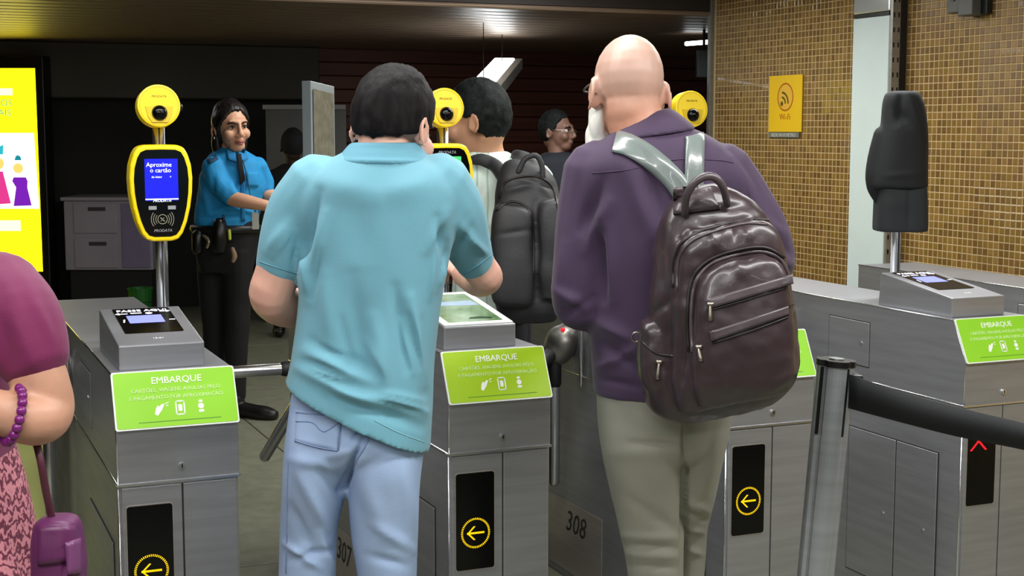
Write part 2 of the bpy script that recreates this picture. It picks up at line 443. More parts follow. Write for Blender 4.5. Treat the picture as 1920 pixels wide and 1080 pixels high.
# wireless poster on the mosaic wall
ps = bpy.data.objects.new('wireless_poster', None); COL.objects.link(ps); ps.location = (XW - .006, 7.285, 1.53)
tag(ps, 'yellow square wireless network sign on the brown mosaic wall', 'sign')
PF = frame((-.006, 0, 0), (0, -1, 0), (0, 0, 1))
PY = mat('poster_yellow', '#edc01c', .45, var=.03, vscale=4); PO = mat('poster_orange', '#b5600f', .5, var=.03); PG = mat('poster_olive', '#5f5312', .5, var=.03)
mesh_obj('board', *prism([(0, 0), (.335, 0), (.335, .325), (0, .325)], -.004, .002, 'z'), PY, ps, M=PF)
mesh_obj('ring', *annulus(.17, .2, .073, .082, .0028), PO, ps, M=PF)
mesh_obj('disc', *flat(circ(.17, .2, .072), .0024), mat('poster_amber', '#e8b43a', .5, var=.02), ps, M=PF)
ic = [annulus(.135, .162, .0, .014, .003)] + [annulus(.135, .162, r, r + .013, .003, 0, 90) for r in (.03, .058)]
mesh_obj('wireless_symbol', *join(*ic), PG, ps, M=PF)
mesh_obj('caption', *move(text_vf('Wi-Fi', .05), .17, .07, .0028), PO, ps, M=PF)
mesh_obj('name_strip', *prism([(.0, -.032), (.31, -.032), (.31, -.003), (.0, -.003)], -.004, .001, 'z'), mat('grey_strip', '#77786c', .5, var=.05), ps, M=PF)
mesh_obj('name_lettering', *move(text_vf('REDE WI-FI METRO', .029), .155, -.028, .0014), mat('strip_letters', '#c3c5ba', .5, var=.02), ps, M=PF)

# little twin-eye sensor high on the mosaic wall
sn = bpy.data.objects.new('wall_sensor', None); COL.objects.link(sn); sn.location = (XW - .006, 5.5, 2.1)
tag(sn, 'dark grey twin sensor box high on the mosaic wall', 'sensor')
SG = mat('sensor_grey', '#55554f', .5, var=.1)
for i, (y0, y1) in enumerate(((.085, .17), (-.03, .07))):
    b_ = mesh_obj('housing', *bevel_vf(*box(-.06 - .02 * i, 0, y0, y1, -.02 * i, .14), .006), SG, sn)
    d_ = -.0605 - .02 * i
    mesh_obj('eye', *prism(circ((y0 + y1) / 2, .075, .02), d_ - .006, d_ + .004, 'x'), BLACKP, b_, smooth=False)
mesh_obj('bracket', *box(-.03, 0, -.075, -.031, -.015, .14), BLACKP, sn)

# lit advertising panel at the left
AD = bpy.data.objects.new('advertising_lightbox', None); COL.objects.link(AD)
a0 = C(80, 509, 11.5); a1 = C(67, 128, 11.5); AH = a1[2] - a0[2]; AWD = 1.15
AD.location = W((a0[0] - AWD, 11.5, a0[2])); AD.rotation_euler = (0, 0, -YAW)
tag(AD, 'glowing yellow advertising lightbox in a black frame at the left', 'lightbox')
AF = frame((0, 0, 0), (1, 0, 0), (0, 0, 1))
def emat(n, c, s): return mat(n, c, .5, emit=s)
mesh_obj('frame', *bevel_vf(*box(-.06, AWD + .06, .004, .2, -a0[2] , AH + .1), .01), BLACKP, AD)
mesh_obj('backlit_sheet', *prism([(0, 0), (AWD, 0), (AWD - .005, AH), (0, AH)], -.012, 0, 'z'), emat('ad_yellow', '#ffee0a', 3.6), AD, M=AF)
k_ = AH / 381.0
def ay(y): return (509 - y) * k_
def ax(x): return AWD + (x - 78) * k_
mesh_obj('white_band', *flat([(0, ay(390)), (ax(76), ay(390)), (ax(71), ay(248)), (0, ay(248))], .002), emat('ad_white', '#ffffff', 1.3), AD, M=AF)
mesh_obj('pale_stripe', *flat([(0, ay(178)), (ax(34), ay(178)), (ax(34), ay(165)), (0, ay(165))], .002), emat('ad_pale', '#fffdc0', 1.5), AD, M=AF)
mesh_obj('pale_stripe', *flat([(0, ay(432)), (ax(40), ay(432)), (ax(40), ay(412)), (0, ay(412))], .002), emat('ad_pale', '#fffdc0', 1.5), AD, M=AF)
CY_ = emat('ad_cyan', '#2fb0b0', .7)
mesh_obj('lettering', *move(text_vf('CUSTOS', .075, align='RIGHT'), ax(33), ay(198), .003), CY_, AD, M=AF)
mesh_obj('lettering', *move(text_vf('DEMAIS', .075, align='RIGHT'), ax(30), ay(216), .003), CY_, AD, M=AF)
PUR = emat('ad_purple', '#8424c8', .75); PNK = emat('ad_pink', '#f0409a', .8); SKN = emat('ad_skin', '#ffe07a', .9); TL = emat('ad_teal', '#20a0b0', .7)
def A_(*p): return [(ax(a), ay(b)) for a, b in p]
mesh_obj('printed_dress', *flat(A_((28, 385), (62, 384), (55, 350), (56, 338), (53, 331), (30, 331), (27, 338), (34, 350)), .003), PUR, AD, M=AF)
mesh_obj('printed_head', *flat([(p[0], p[1]) for p in circ(ax(39), ay(314), 9.5 * k_)], .003), SKN, AD, M=AF)
mesh_obj('printed_hair', *flat(A_((33, 299), (46, 299), (44, 292), (39, 289), (35, 292)), .003), TL, AD, M=AF)
mesh_obj('printed_dress', *flat(A_((-18, 383), (23, 380), (10, 320), (-8, 320)), .003), PNK, AD, M=AF)
mesh_obj('printed_head', *flat([(p[0], p[1]) for p in circ(ax(2), ay(305), 11 * k_)], .003), SKN, AD, M=AF)
mesh_obj('printed_hair', *flat(A_((-8, 288), (12, 288), (13, 270), (4, 274), (-8, 268)), .004), emat('ad_aqua', '#38c8d8', .8), AD, M=AF)

# pale counter in the dark background
b0 = C(125, 560, 11.6); ct = empty_at('service_counter', (b0[0], 11.6, 0)); s_ = 11.6 / FPX
tag(ct, 'pale service counter with drawers standing in the dark background', 'counter')
CW = mat('counter_laminate', '#9c96a2', .5, var=.08, vscale=3); CWD = mat('counter_gap', '#3a3640', .6, var=.1)
mesh_obj('body', *bevel_vf(*box(0, 165 * s_, 0, .5, .41, .97), .01), CW, ct)
mesh_obj('plinth', *box(.03, 160 * s_, .03, .48, 0, .41), DARK, ct)
mesh_obj('worktop', *bevel_vf(*box(-.02, 170 * s_, -.02, .52, .971, 1.0), .006), CW, ct)
for z0, z1 in ((.43, .67), (.71, .95)):
    d_ = mesh_obj('drawer', *bevel_vf(*box(.08, 100 * s_, -.012, .002, z0, z1), .005), CW, ct)
    mesh_obj('handle', *box(.2, .34, -.016, -.0125, z1 - .06, z1 - .03), CWD, d_)
mesh_obj('side_door', *bevel_vf(*box(108 * s_, 160 * s_, -.012, .002, .43, .95), .005), mat('counter_mauve', '#7d7390', .5, var=.08), ct)
bn = C(262, 520, 11.2); bi = empty_at('green_reflection_bin', (bn[0], 11.2, 0))  # bin added in place of a green reflection by the counter
tag(bi, 'small green bin added for a green reflection before the pale counter', 'bin')
V_, F_ = loft([[(r * math.cos(2 * math.pi * j / 20), r * math.sin(2 * math.pi * j / 20), z) for j in range(20)] for r, z in ((.07, 0), (.095, .3), (.1, .3), (.1, .31), (.09, .31), (.07, .02))])
mesh_obj('bin_shell', V_, F_, mat('green_reflection_tint', '#1f6a24', .45, var=.1), bi, smooth=False)
mesh_obj('liner', *prism(circ(0, 0, .088, 20), .2, .205, 'z'), BLACKP, bi)

# tall slim display housing seen edge-on, and a grey partition behind the guard
dh = empty_at('display_housing', tuple(C(592, 300, 5.6)[:2])); c_ = C(567, 152, 5.6); d2 = C(617, 310, 5.6); u0 = C(592, 300, 5.6)[0]
tag(dh, 'tall slim grey display housing on a post behind the teal shirt', 'display')
GH = mat('grey_enamel', '#aab6bb', .35, .1, var=.04)
mesh_obj('case', *bevel_vf([(c_[0] - u0, -.02, d2[2] - .25), (c_[0] - u0, -.02, c_[2]), (c_[0] - u0 + .038, -.045, c_[2]), (c_[0] - u0 + .038, -.045, d2[2] - .25),
     (c_[0] - u0 + .03, .25, d2[2] - .25), (c_[0] - u0 + .03, .25, c_[2]), (d2[0] - u0, .2, c_[2]-.015), (d2[0] - u0, .2, d2[2] - .25)],
     [(0, 1, 2, 3), (3, 2, 6, 7), (7, 6, 5, 4), (4, 5, 1, 0), (1, 5, 6, 2), (0, 3, 7, 4)], .003), GH, dh)
mesh_obj('screen', *[[(c_[0] - u0 + .046, -.033, d2[2] - .2), (c_[0] - u0 + .046, -.033, c_[2] - .03), (d2[0] - u0 + .001, .17, c_[2] - .045), (d2[0] - u0 + .001, .17, d2[2] - .2)], [(0, 1, 2, 3)]], mat('display_face', '#8a8a7c', .3, .2, var=.25, vscale=30), dh)
mesh_obj('post', *tube([(.02, .1, 0), (.02, .1, d2[2] - .245)], .025, n=16, k=1, rnd=False), STEEL, dh, smooth=True)
mesh_obj('base_plate', *prism(circ(.02, .1, .09), 0, .012, 'z'), STEEL_D, dh)
gp = empty_at('glazed_partition', tuple(C(530, 300, 11.5)[:2])); u0 = C(530, 300, 11.5)[0]
tag(gp, 'grey glazed partition panel in the dark behind the guard', 'partition')
zt = C(530, 205, 11.5)[2]; e0 = C(500, 300, 11.5)[0] - u0; e1 = C(650, 300, 11.5)[0] - u0
mesh_obj('pane', *box(e0, e1, -.01, .01, .1, zt), mat('partition_grey', '#6c6c6a', .25, var=.12, vscale=2), gp)
mesh_obj('top_rail', *box(e0 - .02, e1, -.03, .03, zt, zt + .035), STEEL_D, gp)
mesh_obj('base_rail', *box(e0 - .02, e1, -.03, .03, 0, .1), STEEL_D, gp)

# tilted fluorescent batten at the back
lt = bpy.data.objects.new('fluorescent_batten', None); COL.objects.link(lt); la = C(898, 174, 9.5); lb = C(948, 117, 11.2)
lt.location = W((la + lb) / 2); tag(lt, 'lit white fluorescent batten sloping upward at the back', 'lamp')
dl = Vector(W(lb)) - Vector(W(la)); ln = dl.length; xr_ = Vector((cy, -sy, 0))
LM = frame((0, 0, 0), dl, xr_)
mesh_obj('diffuser', *bevel_vf(*box(-ln / 2, ln / 2, -.085, .07, -.035, .02), .01), emat('lamp_white', '#f4fbff', 7), lt, M=LM)
mesh_obj('tray', *bevel_vf(*box(-ln / 2 - .01, ln / 2 + .01, .075, .13, -.03, .05), .006), mat('lamp_tray', '#dfe8ea', .3, .3, var=.03), lt, M=LM)
for sx in (-.35, .35):
    q = dl * sx; mesh_obj('hanger', *tube([q, (q.x, q.y, SOF - lt.location.z)], .003, n=6, k=1, rnd=False), BLACKP, lt)
l2 = bpy.data.objects.new('small_lamp', None); COL.objects.link(l2); q = C(1312, 82, 10.8); l2.location = W(q); l2.rotation_euler = (0, 0, -YAW)
tag(l2, 'small lit lamp far back beside the wall edge trim', 'lamp')
mesh_obj('tube', *tube([(-.1, 0, 0), (.17, 0, .02)], .016, n=10), emat('lamp_white', '#f4fbff', 7), l2, smooth=True)
mesh_obj('bracket', *box(.04, .16, -.01, .03, .03, SOF - q[2]), BLACKP, l2)
hs = bpy.data.objects.new('hanging_speaker', None); COL.objects.link(hs); q = C(1319, 145, 10.4); hs.location = W(q); hs.rotation_euler = (0, 0, -YAW)
tag(hs, 'slim grey box hanging from the ceiling beside the wall edge trim', 'speaker')
mesh_obj('case', *bevel_vf(*box(-.05, .05, -.05, .05, 0, .19), .008), mat('speaker_grey', '#5d666a', .5, var=.05), hs)
mesh_obj('rod', *tube([(0, 0, .19), (0, 0, SOF - q[2])], .01, n=8, k=1, rnd=False), BLACKP, hs)
#PART3
# ================================================================ TURNSTILES
GX0, GY0, GP, GW, GL = .4355, 3.359, .8169, .28, 1.63
zA, zS, zT, DS = .728, .866, .98, .057
BLUE = mat('blue_screen', '#0d12b8', .3, emit=.9); GRN = mat('green_screen', '#3fae5c', .3, emit=.9); LILAC = mat('lilac_lcd', '#7f86e8', .3, emit=.75)
GREYB = mat('grey_print', '#8d8f92', .5, var=.05); EGREY = mat('dim_print', '#7f7d68', .5, var=.03); SCRW = mat('screen_white', '#eef0ff', .4, emit=.9)
PLATE = steel('pale_plate_steel', '#b9b3ad', .45)
def led_dots(pts, r=.0011):
    V = []; F = []
    for x, y in pts:
        k = len(V); V += [(x - r, y - r, .0008), (x + r, y - r, .0008), (x + r, y + r, .0008), (x - r, y + r, .0008)]; F.append((k, k + 1, k + 2, k + 3))
    return V, F
def turnstile(c, label, screen, lcd, hood=False, number=None, cross=False, turn=0):
    g = bpy.data.objects.new('turnstile', None); COL.objects.link(g); g.location = (GX0 + GP * c, GY0, 0)
    tag(g, label, 'turnstile', 'ticket gates in a row')
    FR = frame((0, 0, 0), (1, 0, 0), (0, 0, 1))           # front face: x right, y up, z to the viewer
    SR = frame((0, 0, 0), (0, -1, 0), (0, 0, 1))          # left side: x towards the viewer, y up
    mesh_obj('pedestal', *bevel_vf(*box(0, GW, .004, GL, 0, zA - .003), .007), STEEL, g)
    mesh_obj('head_box', *bevel_vf(*prism([(0, zA), (0, zS), (DS, zT), (GL, zT), (GL, zA)], -.002, GW + .002), .0035), STEEL, g)
    mesh_obj('edge_line', *box(-.004, GW + .004, -.003, .02, zA - .004, zA + .001), CHROME, g)
    for e_ in ([(-.001, .001, zA), (-.001, .001, zS), (-.001, DS, zT - .001), (-.001, GL, zT - .001)], [(-.001, .002, zA), (-.001, GL, zA)], [(-.0, .006, .01), (-.0, .006, zA - .006)]):
        mesh_obj('edge_glint_tube', *tube(e_, .0024, n=8, k=1, rnd=False), CHROME, g, smooth=True)  # added bright tubes imitate lamp glints along the steel edges
    # front doors
    dl_ = mesh_obj('front_door', *bevel_vf(*box(.006, .1445, -.001, .006, .03, zA - .008), .002), STEEL, g)
    dr_ = mesh_obj('front_door', *bevel_vf(*box(.148, GW - .006, -.001, .006, .03, zA - .008), .002), STEEL, g)
    mesh_obj('door_gap', *box(.1447, .1478, .001, .007, .03, zA - .008), SEAM, g)
    dm = mesh_obj('display_bezel', *prism(rrect(.0135, .1235, .42, .678, .008), .001, .003, 'z'), PLATE, dl_, M=FR)
    dd = mesh_obj('display_glass', *prism(rrect(.016, .121, .4225, .6755, .007), .002, .0042, 'z'), BLACKG, dl_, M=FR)
    if cross:
        pts = [(.026 + .0026 * i, .592 + .0026 * i) for i in range(22)] + [(.0806 - .0026 * i, .592 + .0026 * i) for i in range(22)]
        pts += [(p[0] + .004, p[1]) for p in pts]
        mesh_obj('red_cross_signal', *move(led_dots(pts, .0014), 0, 0, .0042), LEDR, dl_, M=FR)
    else:
        cx_, cz = .069, .518
        pts = [(cx_ + .036 * math.cos(t * math.pi / 26), cz + .036 * math.sin(t * math.pi / 26)) for t in range(52)]
        pts += [(cx_ + .0388 * math.cos(t * math.pi / 26), cz + .0388 * math.sin(t * math.pi / 26)) for t in range(52)]
        for o_ in (0, .0027):
            pts += [(cx_ - .022 + .0028 * i, cz - .0013 + o_) for i in range(17)]
            pts += [(cx_ - .022 + .0024 * i + o_, cz + .0024 * i) for i in range(8)] + [(cx_ - .022 + .0024 * i + o_, cz - .0024 * i) for i in range(8)]
        mesh_obj('arrow_signal', *move(led_dots(pts), 0, 0, .0042), LEDY, dl_, M=FR)
    # instruction label on the slanted edge
    n_ = math.hypot(DS, zT - zS); LF = frame((0, -.002, zS), (1, 0, 0), (0, DS, zT - zS))
    lb_ = mesh_obj('instruction_label', *prism(rrect(-.004, GW + .003, -.012, n_ + .002, .006), .001, .005, 'z'), WHITEP, g, M=LF)
    lb_['label'] = 'lime green boarding instruction label'
    mesh_obj('green_print', *prism(rrect(.0, GW, -.0085, n_ - .001, .006), .003, .0056, 'z'), GREEN_B if c == 1 else GREEN, lb_, M=LF)
    mesh_obj('title_lettering', *move(text_vf('EMBARQUE', .023), .145, .096, .006), WHITE, lb_, M=LF)
    mesh_obj('lettering', *move(text_vf('CARTÕES, VIAGENS AVULSAS PELO', .0132), .142, .076, .006), PALE, lb_, M=LF)
    mesh_obj('lettering', *move(text_vf('E PAGAMENTO POR APROXIMAÇÃO', .0132), .142, .058, .006), PALE, lb_, M=LF)
    h1 = join(flat([(.088, .022), (.094, .018), (.104, .03), (.112, .045), (.106, .046), (.1, .04), (.096, .043), (.091, .035)], .006), stroke([(.114, .046), (.121, .049)], .002, .006), stroke([(.116, .041), (.12, .042)], .002, .006))
    mesh_obj('hand_icon', *h1, WHITE, lb_, M=LF)
    o_ = rrect(.138, .157, .018, .05, .003, 2)
    mesh_obj('phone_icon', *join(stroke(o_ + [o_[0]], .003, .006), flat(rrect(.143, .152, .026, .042, .002, 2), .006)), WHITE, lb_, M=LF)
    mesh_obj('card_icon', *join(flat([(.19, .02), (.202, .02), (.202, .026), (.19, .026)], .006), flat(circ(.196, .035, .007, 12), .006), flat([(.191, .044), (.201, .044), (.199, .05), (.193, .05)], .006)), WHITE, lb_, M=LF)
    mesh_obj('fine_print', *stroke([(.05, .004), (.24, .004)], .002, .006), mat('fine_print_green', '#5f9a22', .5, var=.02), lb_, M=LF)
    # key lock on the head
    lk = mesh_obj('lock', *prism(circ(.146, .762, .0075, 16), -.001, .006, 'z'), CHROME, g, M=FR)
    mesh_obj('keyhole', *prism(rrect(.1445, .1475, .757, .767, .001, 2), .005, .0066, 'z'), BLACKP, lk, M=FR)
    # sloped ticket reader box
    x0, x1, y0, y1 = .022, .224, .096, .44
    bx = mesh_obj('reader_box', *bevel_vf(*prism([(y0, zT), (y0, 1.04), (y1, 1.087), (y1 + .012, zT)], x0, x1), .004), STEEL, g)
    TF = frame((x0, y0, 1.04), (1, 0, 0), (0, y1 - y0, .047)); w_ = x1 - x0; t_ = math.hypot(y1 - y0, .047)
    if lcd == 'green':
        mesh_obj('screen_bezel', *prism(rrect(.004, w_ - .004, .006, t_ - .006, .006), -.001, .003, 'z'), WHITEP, bx, M=TF)
        mesh_obj('screen_glass', *prism(rrect(.024, w_ - .024, .03, t_ - .03, .004), .001, .0035, 'z'), mat('green_picture', '#4f7a3c', .12, coat=.4, col2='#9fb49a', vscale=11, var=.2), bx, M=TF)
        mesh_obj('reflection_band', *flat([(.03, .2), (w_ - .03, .19), (w_ - .035, .24), (.035, .235)], .0038), mat('painted_reflection_blue', '#9fb4cf', .2, var=.1, vscale=20), bx, M=TF)  # bluish reflection on the screen put in as colour
        mesh_obj('screen_mark', *flat([(.09, .055), (.15, .05), (.16, .06), (.13, .075), (.1, .07)], .0038), mat('dark_green_print', '#1f3a17', .2, var=.1), bx, M=TF)
    else:
        mesh_obj('screen_glass', *prism(rrect(.03, w_ - .03, .1, t_ - .012, .006), -.001, .0015, 'z'), BLACKG, bx, M=TF)
        mesh_obj('text_display', *prism(rrect(.055, w_ - .06, .19, .262, .003), .001, .0019, 'z'), LILAC, bx, M=TF)
        mesh_obj('lettering', *move(text_vf('PASSE AQUI', .024), w_ / 2, .302, .002), SCRW, bx, M=TF)
        ar = [flat([(.03 + q, .282), (.042 + q, .292), (.042 + q, .285), (.062 + q, .285), (.062 + q, .279), (.042 + q, .279), (.042 + q, .272)], .002) for q in (0,)]
        ar += [flat([(w_ - .03, .295), (w_ - .042, .305), (w_ - .042, .298), (w_ - .058, .298), (w_ - .058, .292), (w_ - .042, .292), (w_ - .042, .285)], .002)]
        ar += [stroke([(.072, .285), (.095, .285)], .008, .002), flat(circ(w_ / 2 + .014, .281, .009, 12), .002), stroke([(.042, .2), (.046, .225)], .004, .002), stroke([(w_ - .046, .21), (w_ - .034, .21)], .005, .002)]
        mesh_obj('icons', *join(*ar), SCRW, bx, M=TF)
        mesh_obj('label_strip', *move(text_vf('13-01', .012), w_ / 2, .045, .0008), WHITE, bx, M=TF)
    # little post, reader and camera head
    px_, py_ = .213, .615
    pole = mesh_obj('pole', *tube([(px_, py_, zT), (px_, py_, 1.56)], .0165, n=20, k=1, rnd=False), CHROME, g, smooth=True)
    mesh_obj('pole_groove', *box(px_ - .003, px_ + .0015, py_ - .0172, py_ - .0155, zT, 1.56), SEAM, pole)
    mesh_obj('pole_flange', *prism(circ(px_, py_, .032), zT, zT + .006, 'z'), STEEL_D, pole)
    if not hood:
        RF = frame((px_ - .002, py_ - .028, 1.377), (1, 0, 0), (0, 0, 1))
        half = [(.0, .130), (.045, .129), (.062, .122), (.072, .105), (.081, .075), (.084, .04), (.082, .0), (.076, -.04), (.066, -.08), (.054, -.11), (.042, -.125), (.025, -.130)]
        out = half + [(-x, y) for x, y in half[::-1] if x]
        hs_ = mesh_obj('reader_housing', *bevel_vf(*prism(out, -.05, .012, 'z'), .008, 3), YEL, g, M=RF)
        mesh_obj('reader_face', *prism([(x * .86, y * .9 ) for x, y in out], .008, .0135, 'z'), BLACKG, hs_, M=RF)
        mesh_obj('screen', *prism(rrect(-.044, .044, -.02, .092, .002), .012, .0139, 'z'), screen, hs_, M=RF)
        if screen is BLUE:
            mesh_obj('lettering', *join(move(text_vf('Aproxime', .0165), -.006, .071, .0142), move(text_vf('o cartão', .0165), -.002, .056, .0142), move(text_vf('do leitor         >', .008), 0, .041, .0142)), SCRW, hs_, M=RF)
            mesh_obj('screen_line', *join(stroke([(-.043, -.016), (.043, -.016)], .003, .0142), move(text_vf('PRODATA', .0105, shear=.3), .0, -.0235, .0142)), SCRW, hs_, M=RF)
        else:
            mesh_obj('brand_lettering', *move(text_vf('PRODATA', .012, shear=.3), 0, .1, .0139), GREYB, hs_, M=RF)
        mesh_obj('button', *prism(rrect(-.036, -.015, -.044, -.034, .001, 2), .012, .0145, 'z'), GREYB, hs_, M=RF)
        mesh_obj('button', *prism(rrect(.015, .036, -.044, -.034, .001, 2), .012, .0145, 'z'), GREYB, hs_, M=RF)
        wv = [annulus(0, -.07, .0115, .0135, .0138)] + [annulus(0, -.07, r, r + .0018, .0138, a - 38, a + 38, 10) for r in (.017, .023, .029) for a in (0, 180)] + [stroke([(-.005, -.066), (.005, -.075)], .003, .0138), stroke([(-.004, -.075), (.004, -.066)], .002, .0138)]
        mesh_obj('contactless_symbol', *join(*wv), EGREY, hs_, M=RF)
        mesh_obj('brand_lettering', *move(text_vf('PRODATA', .0105, shear=.3), 0, -.104, .0138), GREYB, hs_, M=RF)
        DF = frame((px_ - .002, py_ - .02, 1.609), (1, 0, 0), (0, .12, 1))
        hd = mesh_obj('camera_head', *bevel_vf(*prism(circ(0, 0, .057, 40), -.03, .014, 'z'), .004, 2), YEL, g, M=DF, smooth=False)
        mesh_obj('rim', *annulus(0, 0, .0495, .0525, .0145, n=40), mat('shaded_yellow_plastic', '#d9b70a', .4, var=.03), hd, M=DF)  # rim and shelf take a darker yellow with shade in the colour
        mesh_obj('shelf', *prism([(-.036, -.002), (.036, -.002), (.03, -.03), (.02, -.045), (-.02, -.045), (-.03, -.03)], .012, .018, 'z'), mat('shaded_yellow_plastic', '#d9b70a', .4), hd, M=DF)
        mesh_obj('lens_dome', *ell((0, -.02, .017), (.021, .021, .017)), BLACKG, hd, M=DF, smooth=True)
        mesh_obj('brand_lettering', *move(text_vf('PRODATA', .0085, shear=.3), 0, .022, .0146), mat('brown_print', '#8a6f10', .5, var=.02), hd, M=DF)
        mesh_obj('side_knob', *ell((.056, .0, -.014), (.012, .013, .013)), BLACKP, hd, M=DF, smooth=True)
    # tripod mechanism on the lane side
    HY, HZ = 1.0, .83
    hub = mesh_obj('tripod_hub', *remesh_vf([ell((-.04, HY, HZ), (.055, .062, .062)), tube([(.0, HY, HZ + .03), (-.06, HY, HZ - .03)], .052, n=16, k=1)], .006), mat('cast_aluminium', '#8d8b86', .42, .9, var=.12, vscale=20), g, smooth=True)
    ax_ = Vector((-.7071, 0, -.7071)); hc = Vector((-.065, HY, HZ - .025))
    for a_ in (turn, turn + 120, turn + 240):
        v = Matrix.Rotation(math.radians(a_), 3, ax_) @ Vector((-1, 0, 0))
        p0 = hc + v * .03
        arm = mesh_obj('arm', *tube([p0 + v * .07, p0 + v * .42], .019, n=18, k=1), CHROME, hub, smooth=True)
        mesh_obj('arm_socket', *tube([p0, p0 + v * .08], .024, n=18, k=1), RUBBER, hub, smooth=True)
    mesh_obj('signal_light', *ell((-.05, HY - .035, HZ + .052), (.008, .008, .006)), LEDR if c == 2 else BLACKP, hub, smooth=True)
    mesh_obj('guard_bar', *tube([(-.016, .895, .70), (-.016, .895, .915)], .007, n=10, k=1), CHROME, g, smooth=True)
    # service doors on the left side
    def side_door(y0_, y1_, z0_, z1_, ly, lz, nm):
        mesh_obj('door_gap', *prism([(-y1_ - .003, z0_ - .003), (-y0_ + .003, z0_ - .003), (-y0_ + .003, z1_ + .003), (-y1_ - .003, z1_ + .003)], .0, .0024, 'z'), SEAM, g, M=SR)
        d_ = mesh_obj(nm, *bevel_vf(*prism([(-y1_, z0_), (-y0_, z0_), (-y0_, z1_), (-y1_, z1_)], .0005, .0045, 'z'), .0015, 1), STEEL, g, M=SR)
        mesh_obj('door_lock', *prism(circ(-ly, lz, .006, 12), .004, .0075, 'z'), CHROME, d_, M=SR)
    side_door(.46, .68, .775, .92, .50, .85, 'service_hatch')
    side_door(.309, .553, .08, .563, .363, .312, 'service_door')
    side_door(.107, .304, .08, .563, .164, .307, 'service_door')
    if number:
        npl = mesh_obj('number_plate', *prism([(-1.2, .03), (-.76, .03), (-.76, .275), (-1.2, .275)], .0005, .0035, 'z'), PLATE, g, M=SR)
        mesh_obj('number_lettering', *move(text_vf(number, .105, shear=.25, ext=.0003), -.96, .175, .0042), SEAM, npl, M=SR)
    return g
def remesh_vf(pieces, vox, it=3):
    me = remesh(pieces, vox, it); V = [tuple(v.co) for v in me.vertices]; F = [tuple(p.vertices) for p in me.polygons]; bpy.data.meshes.remove(me); return V, F
turnstile(0, 'steel turnstile at the left with blue-screen yellow reader on its pole', BLUE, 'lilac', turn=60)
turnstile(1, 'steel turnstile beside the man in the teal shirt, with white-framed green screen', GRN, 'green', number='307')
turnstile(2, 'steel turnstile partly hidden behind the man with the leather backpack', BLUE, 'lilac', number='308', turn=60)
hooded = turnstile(3, 'steel turnstile showing a red signal, its reader wrapped in a black cover', BLUE, 'lilac', hood=True, cross=True)
turnstile(4, 'steel turnstile at the right edge nearest the mosaic wall', BLUE, 'lilac')

# black cover pulled over the reader of the fourth gate
HD = 4.80; hb = C(1684, 300, HD); HB = (hb[0], HD)
HOODM = mat('black_cover_cloth', '#0c0f12', .8, var=.12, vscale=6, bump=.2, bscale=80)
me = remesh([rings([(171, 1668, 1718, .05), (178, 1660, 1724, .062), (200, 1655, 1733, .07), (240, 1651, 1737, .078), (300, 1638, 1738, .085), (340, 1632, 1738, .088), (348, 1632, 1738, .088), (352, 1633, 1737, .087)], HD),
             limb([(1655, 250, HD, .03), (1643, 310, HD, .035), (1642, 350, HD, .03), (1650, 385, HD, .012)])], .006, 5)
fold(me, [(1690, 175, 1680, 230, 8, -.012), (1680, 205, 1700, 232, 10, -.014), (1705, 180, 1722, 240, 8, .008), (1660, 330, 1735, 325, 6, .004)])
wrinkle(me, .004, 9)
hood = me_obj('reader_cover', me, HOODM, None, HB); tag(hood, 'black cloth cover pulled over the reader at the white pillar', 'cover')
me = remesh([rings([(340, 1644, 1732, .07), (356, 1643, 1734, .073), (400, 1641, 1735, .075), (425, 1640, 1735, .075), (433, 1640, 1734, .074)], HD, e=4)], .006, 3)
fold(me, [(1705, 350, 1704, 430, 5, -.006), (1650, 380, 1730, 384, 14, .002)])
me_obj('lower_sleeve', me, mat('charcoal_sleeve', '#1d2124', .75, var=.06, vscale=5), hood, HB)

# belt barrier in front of the fourth gate
bp_ = C(1568, 675, 3.3); st = empty_at('barrier_post', (bp_[0] - .071, 3.3)); st.rotation_euler = (0, math.radians(4.0), -YAW)
tag(st, 'grooved aluminium barrier post with a black retractable belt', 'barrier')
ALU = steel('post_aluminium', '#a9adb3', .34)
n = 40; sec = []
for j in range(n):
    a = 2 * math.pi * j / n; r = .043 - (.006 if (j % 10) in (4, 5) else 0); sec.append((r * math.cos(a), r * math.sin(a)))
mesh_obj('shaft', *prism(sec, .02, bp_[2] - .01, 'z'), ALU, st)
for a_ in (-150, -60, 30, 120):
    x, y = .0405 * math.cos(math.radians(a_)), .0405 * math.sin(math.radians(a_))
    mesh_obj('slot_strip', *tube([(x, y, bp_[2] - .17), (x, y, bp_[2] - .012)], .0045, n=6, k=1, rnd=False), BLACKP, st)
mesh_obj('cap', *prism([(1.06 * p[0], 1.06 * p[1]) for p in sec], bp_[2] - .01, bp_[2] + .004, 'z'), BLACKP, st)
mesh_obj('cap_disc', *prism(circ(0, 0, .018), bp_[2] + .003, bp_[2] + .007, 'z'), CHROME, st)
mesh_obj('foot', *loft([[(r * math.cos(2 * math.pi * j / 32), r * math.sin(2 * math.pi * j / 32), z) for j in range(32)] for r, z in ((.17, -.0), (.17, .008), (.15, .016), (.05, .024))]), ALU, st)
mesh_obj('belt_head', *bevel_vf(*box(.03, .06, -.03, .03, bp_[2] - .105, bp_[2] - .025), .006), BLACKP, st)
P0 = [C(1592, 702, 3.27), C(1700, 738, 3.13), C(1800, 765, 3.02), C(1925, 795, 2.88), C(2100, 840, 2.7)]
P1 = [C(1592, 766, 3.27), C(1700, 795, 3.13), C(1800, 820, 3.02), C(1925, 845, 2.88), C(2100, 888, 2.7)]
A_0 = catmull(P0, 5); A_1 = catmull(P1, 5); V = []; F = []
for a, b in zip(A_0, A_1):
    for q in (a, b): V.append(q)
    for q in (a, b): V.append(q + np.array([.001, .003, 0]))
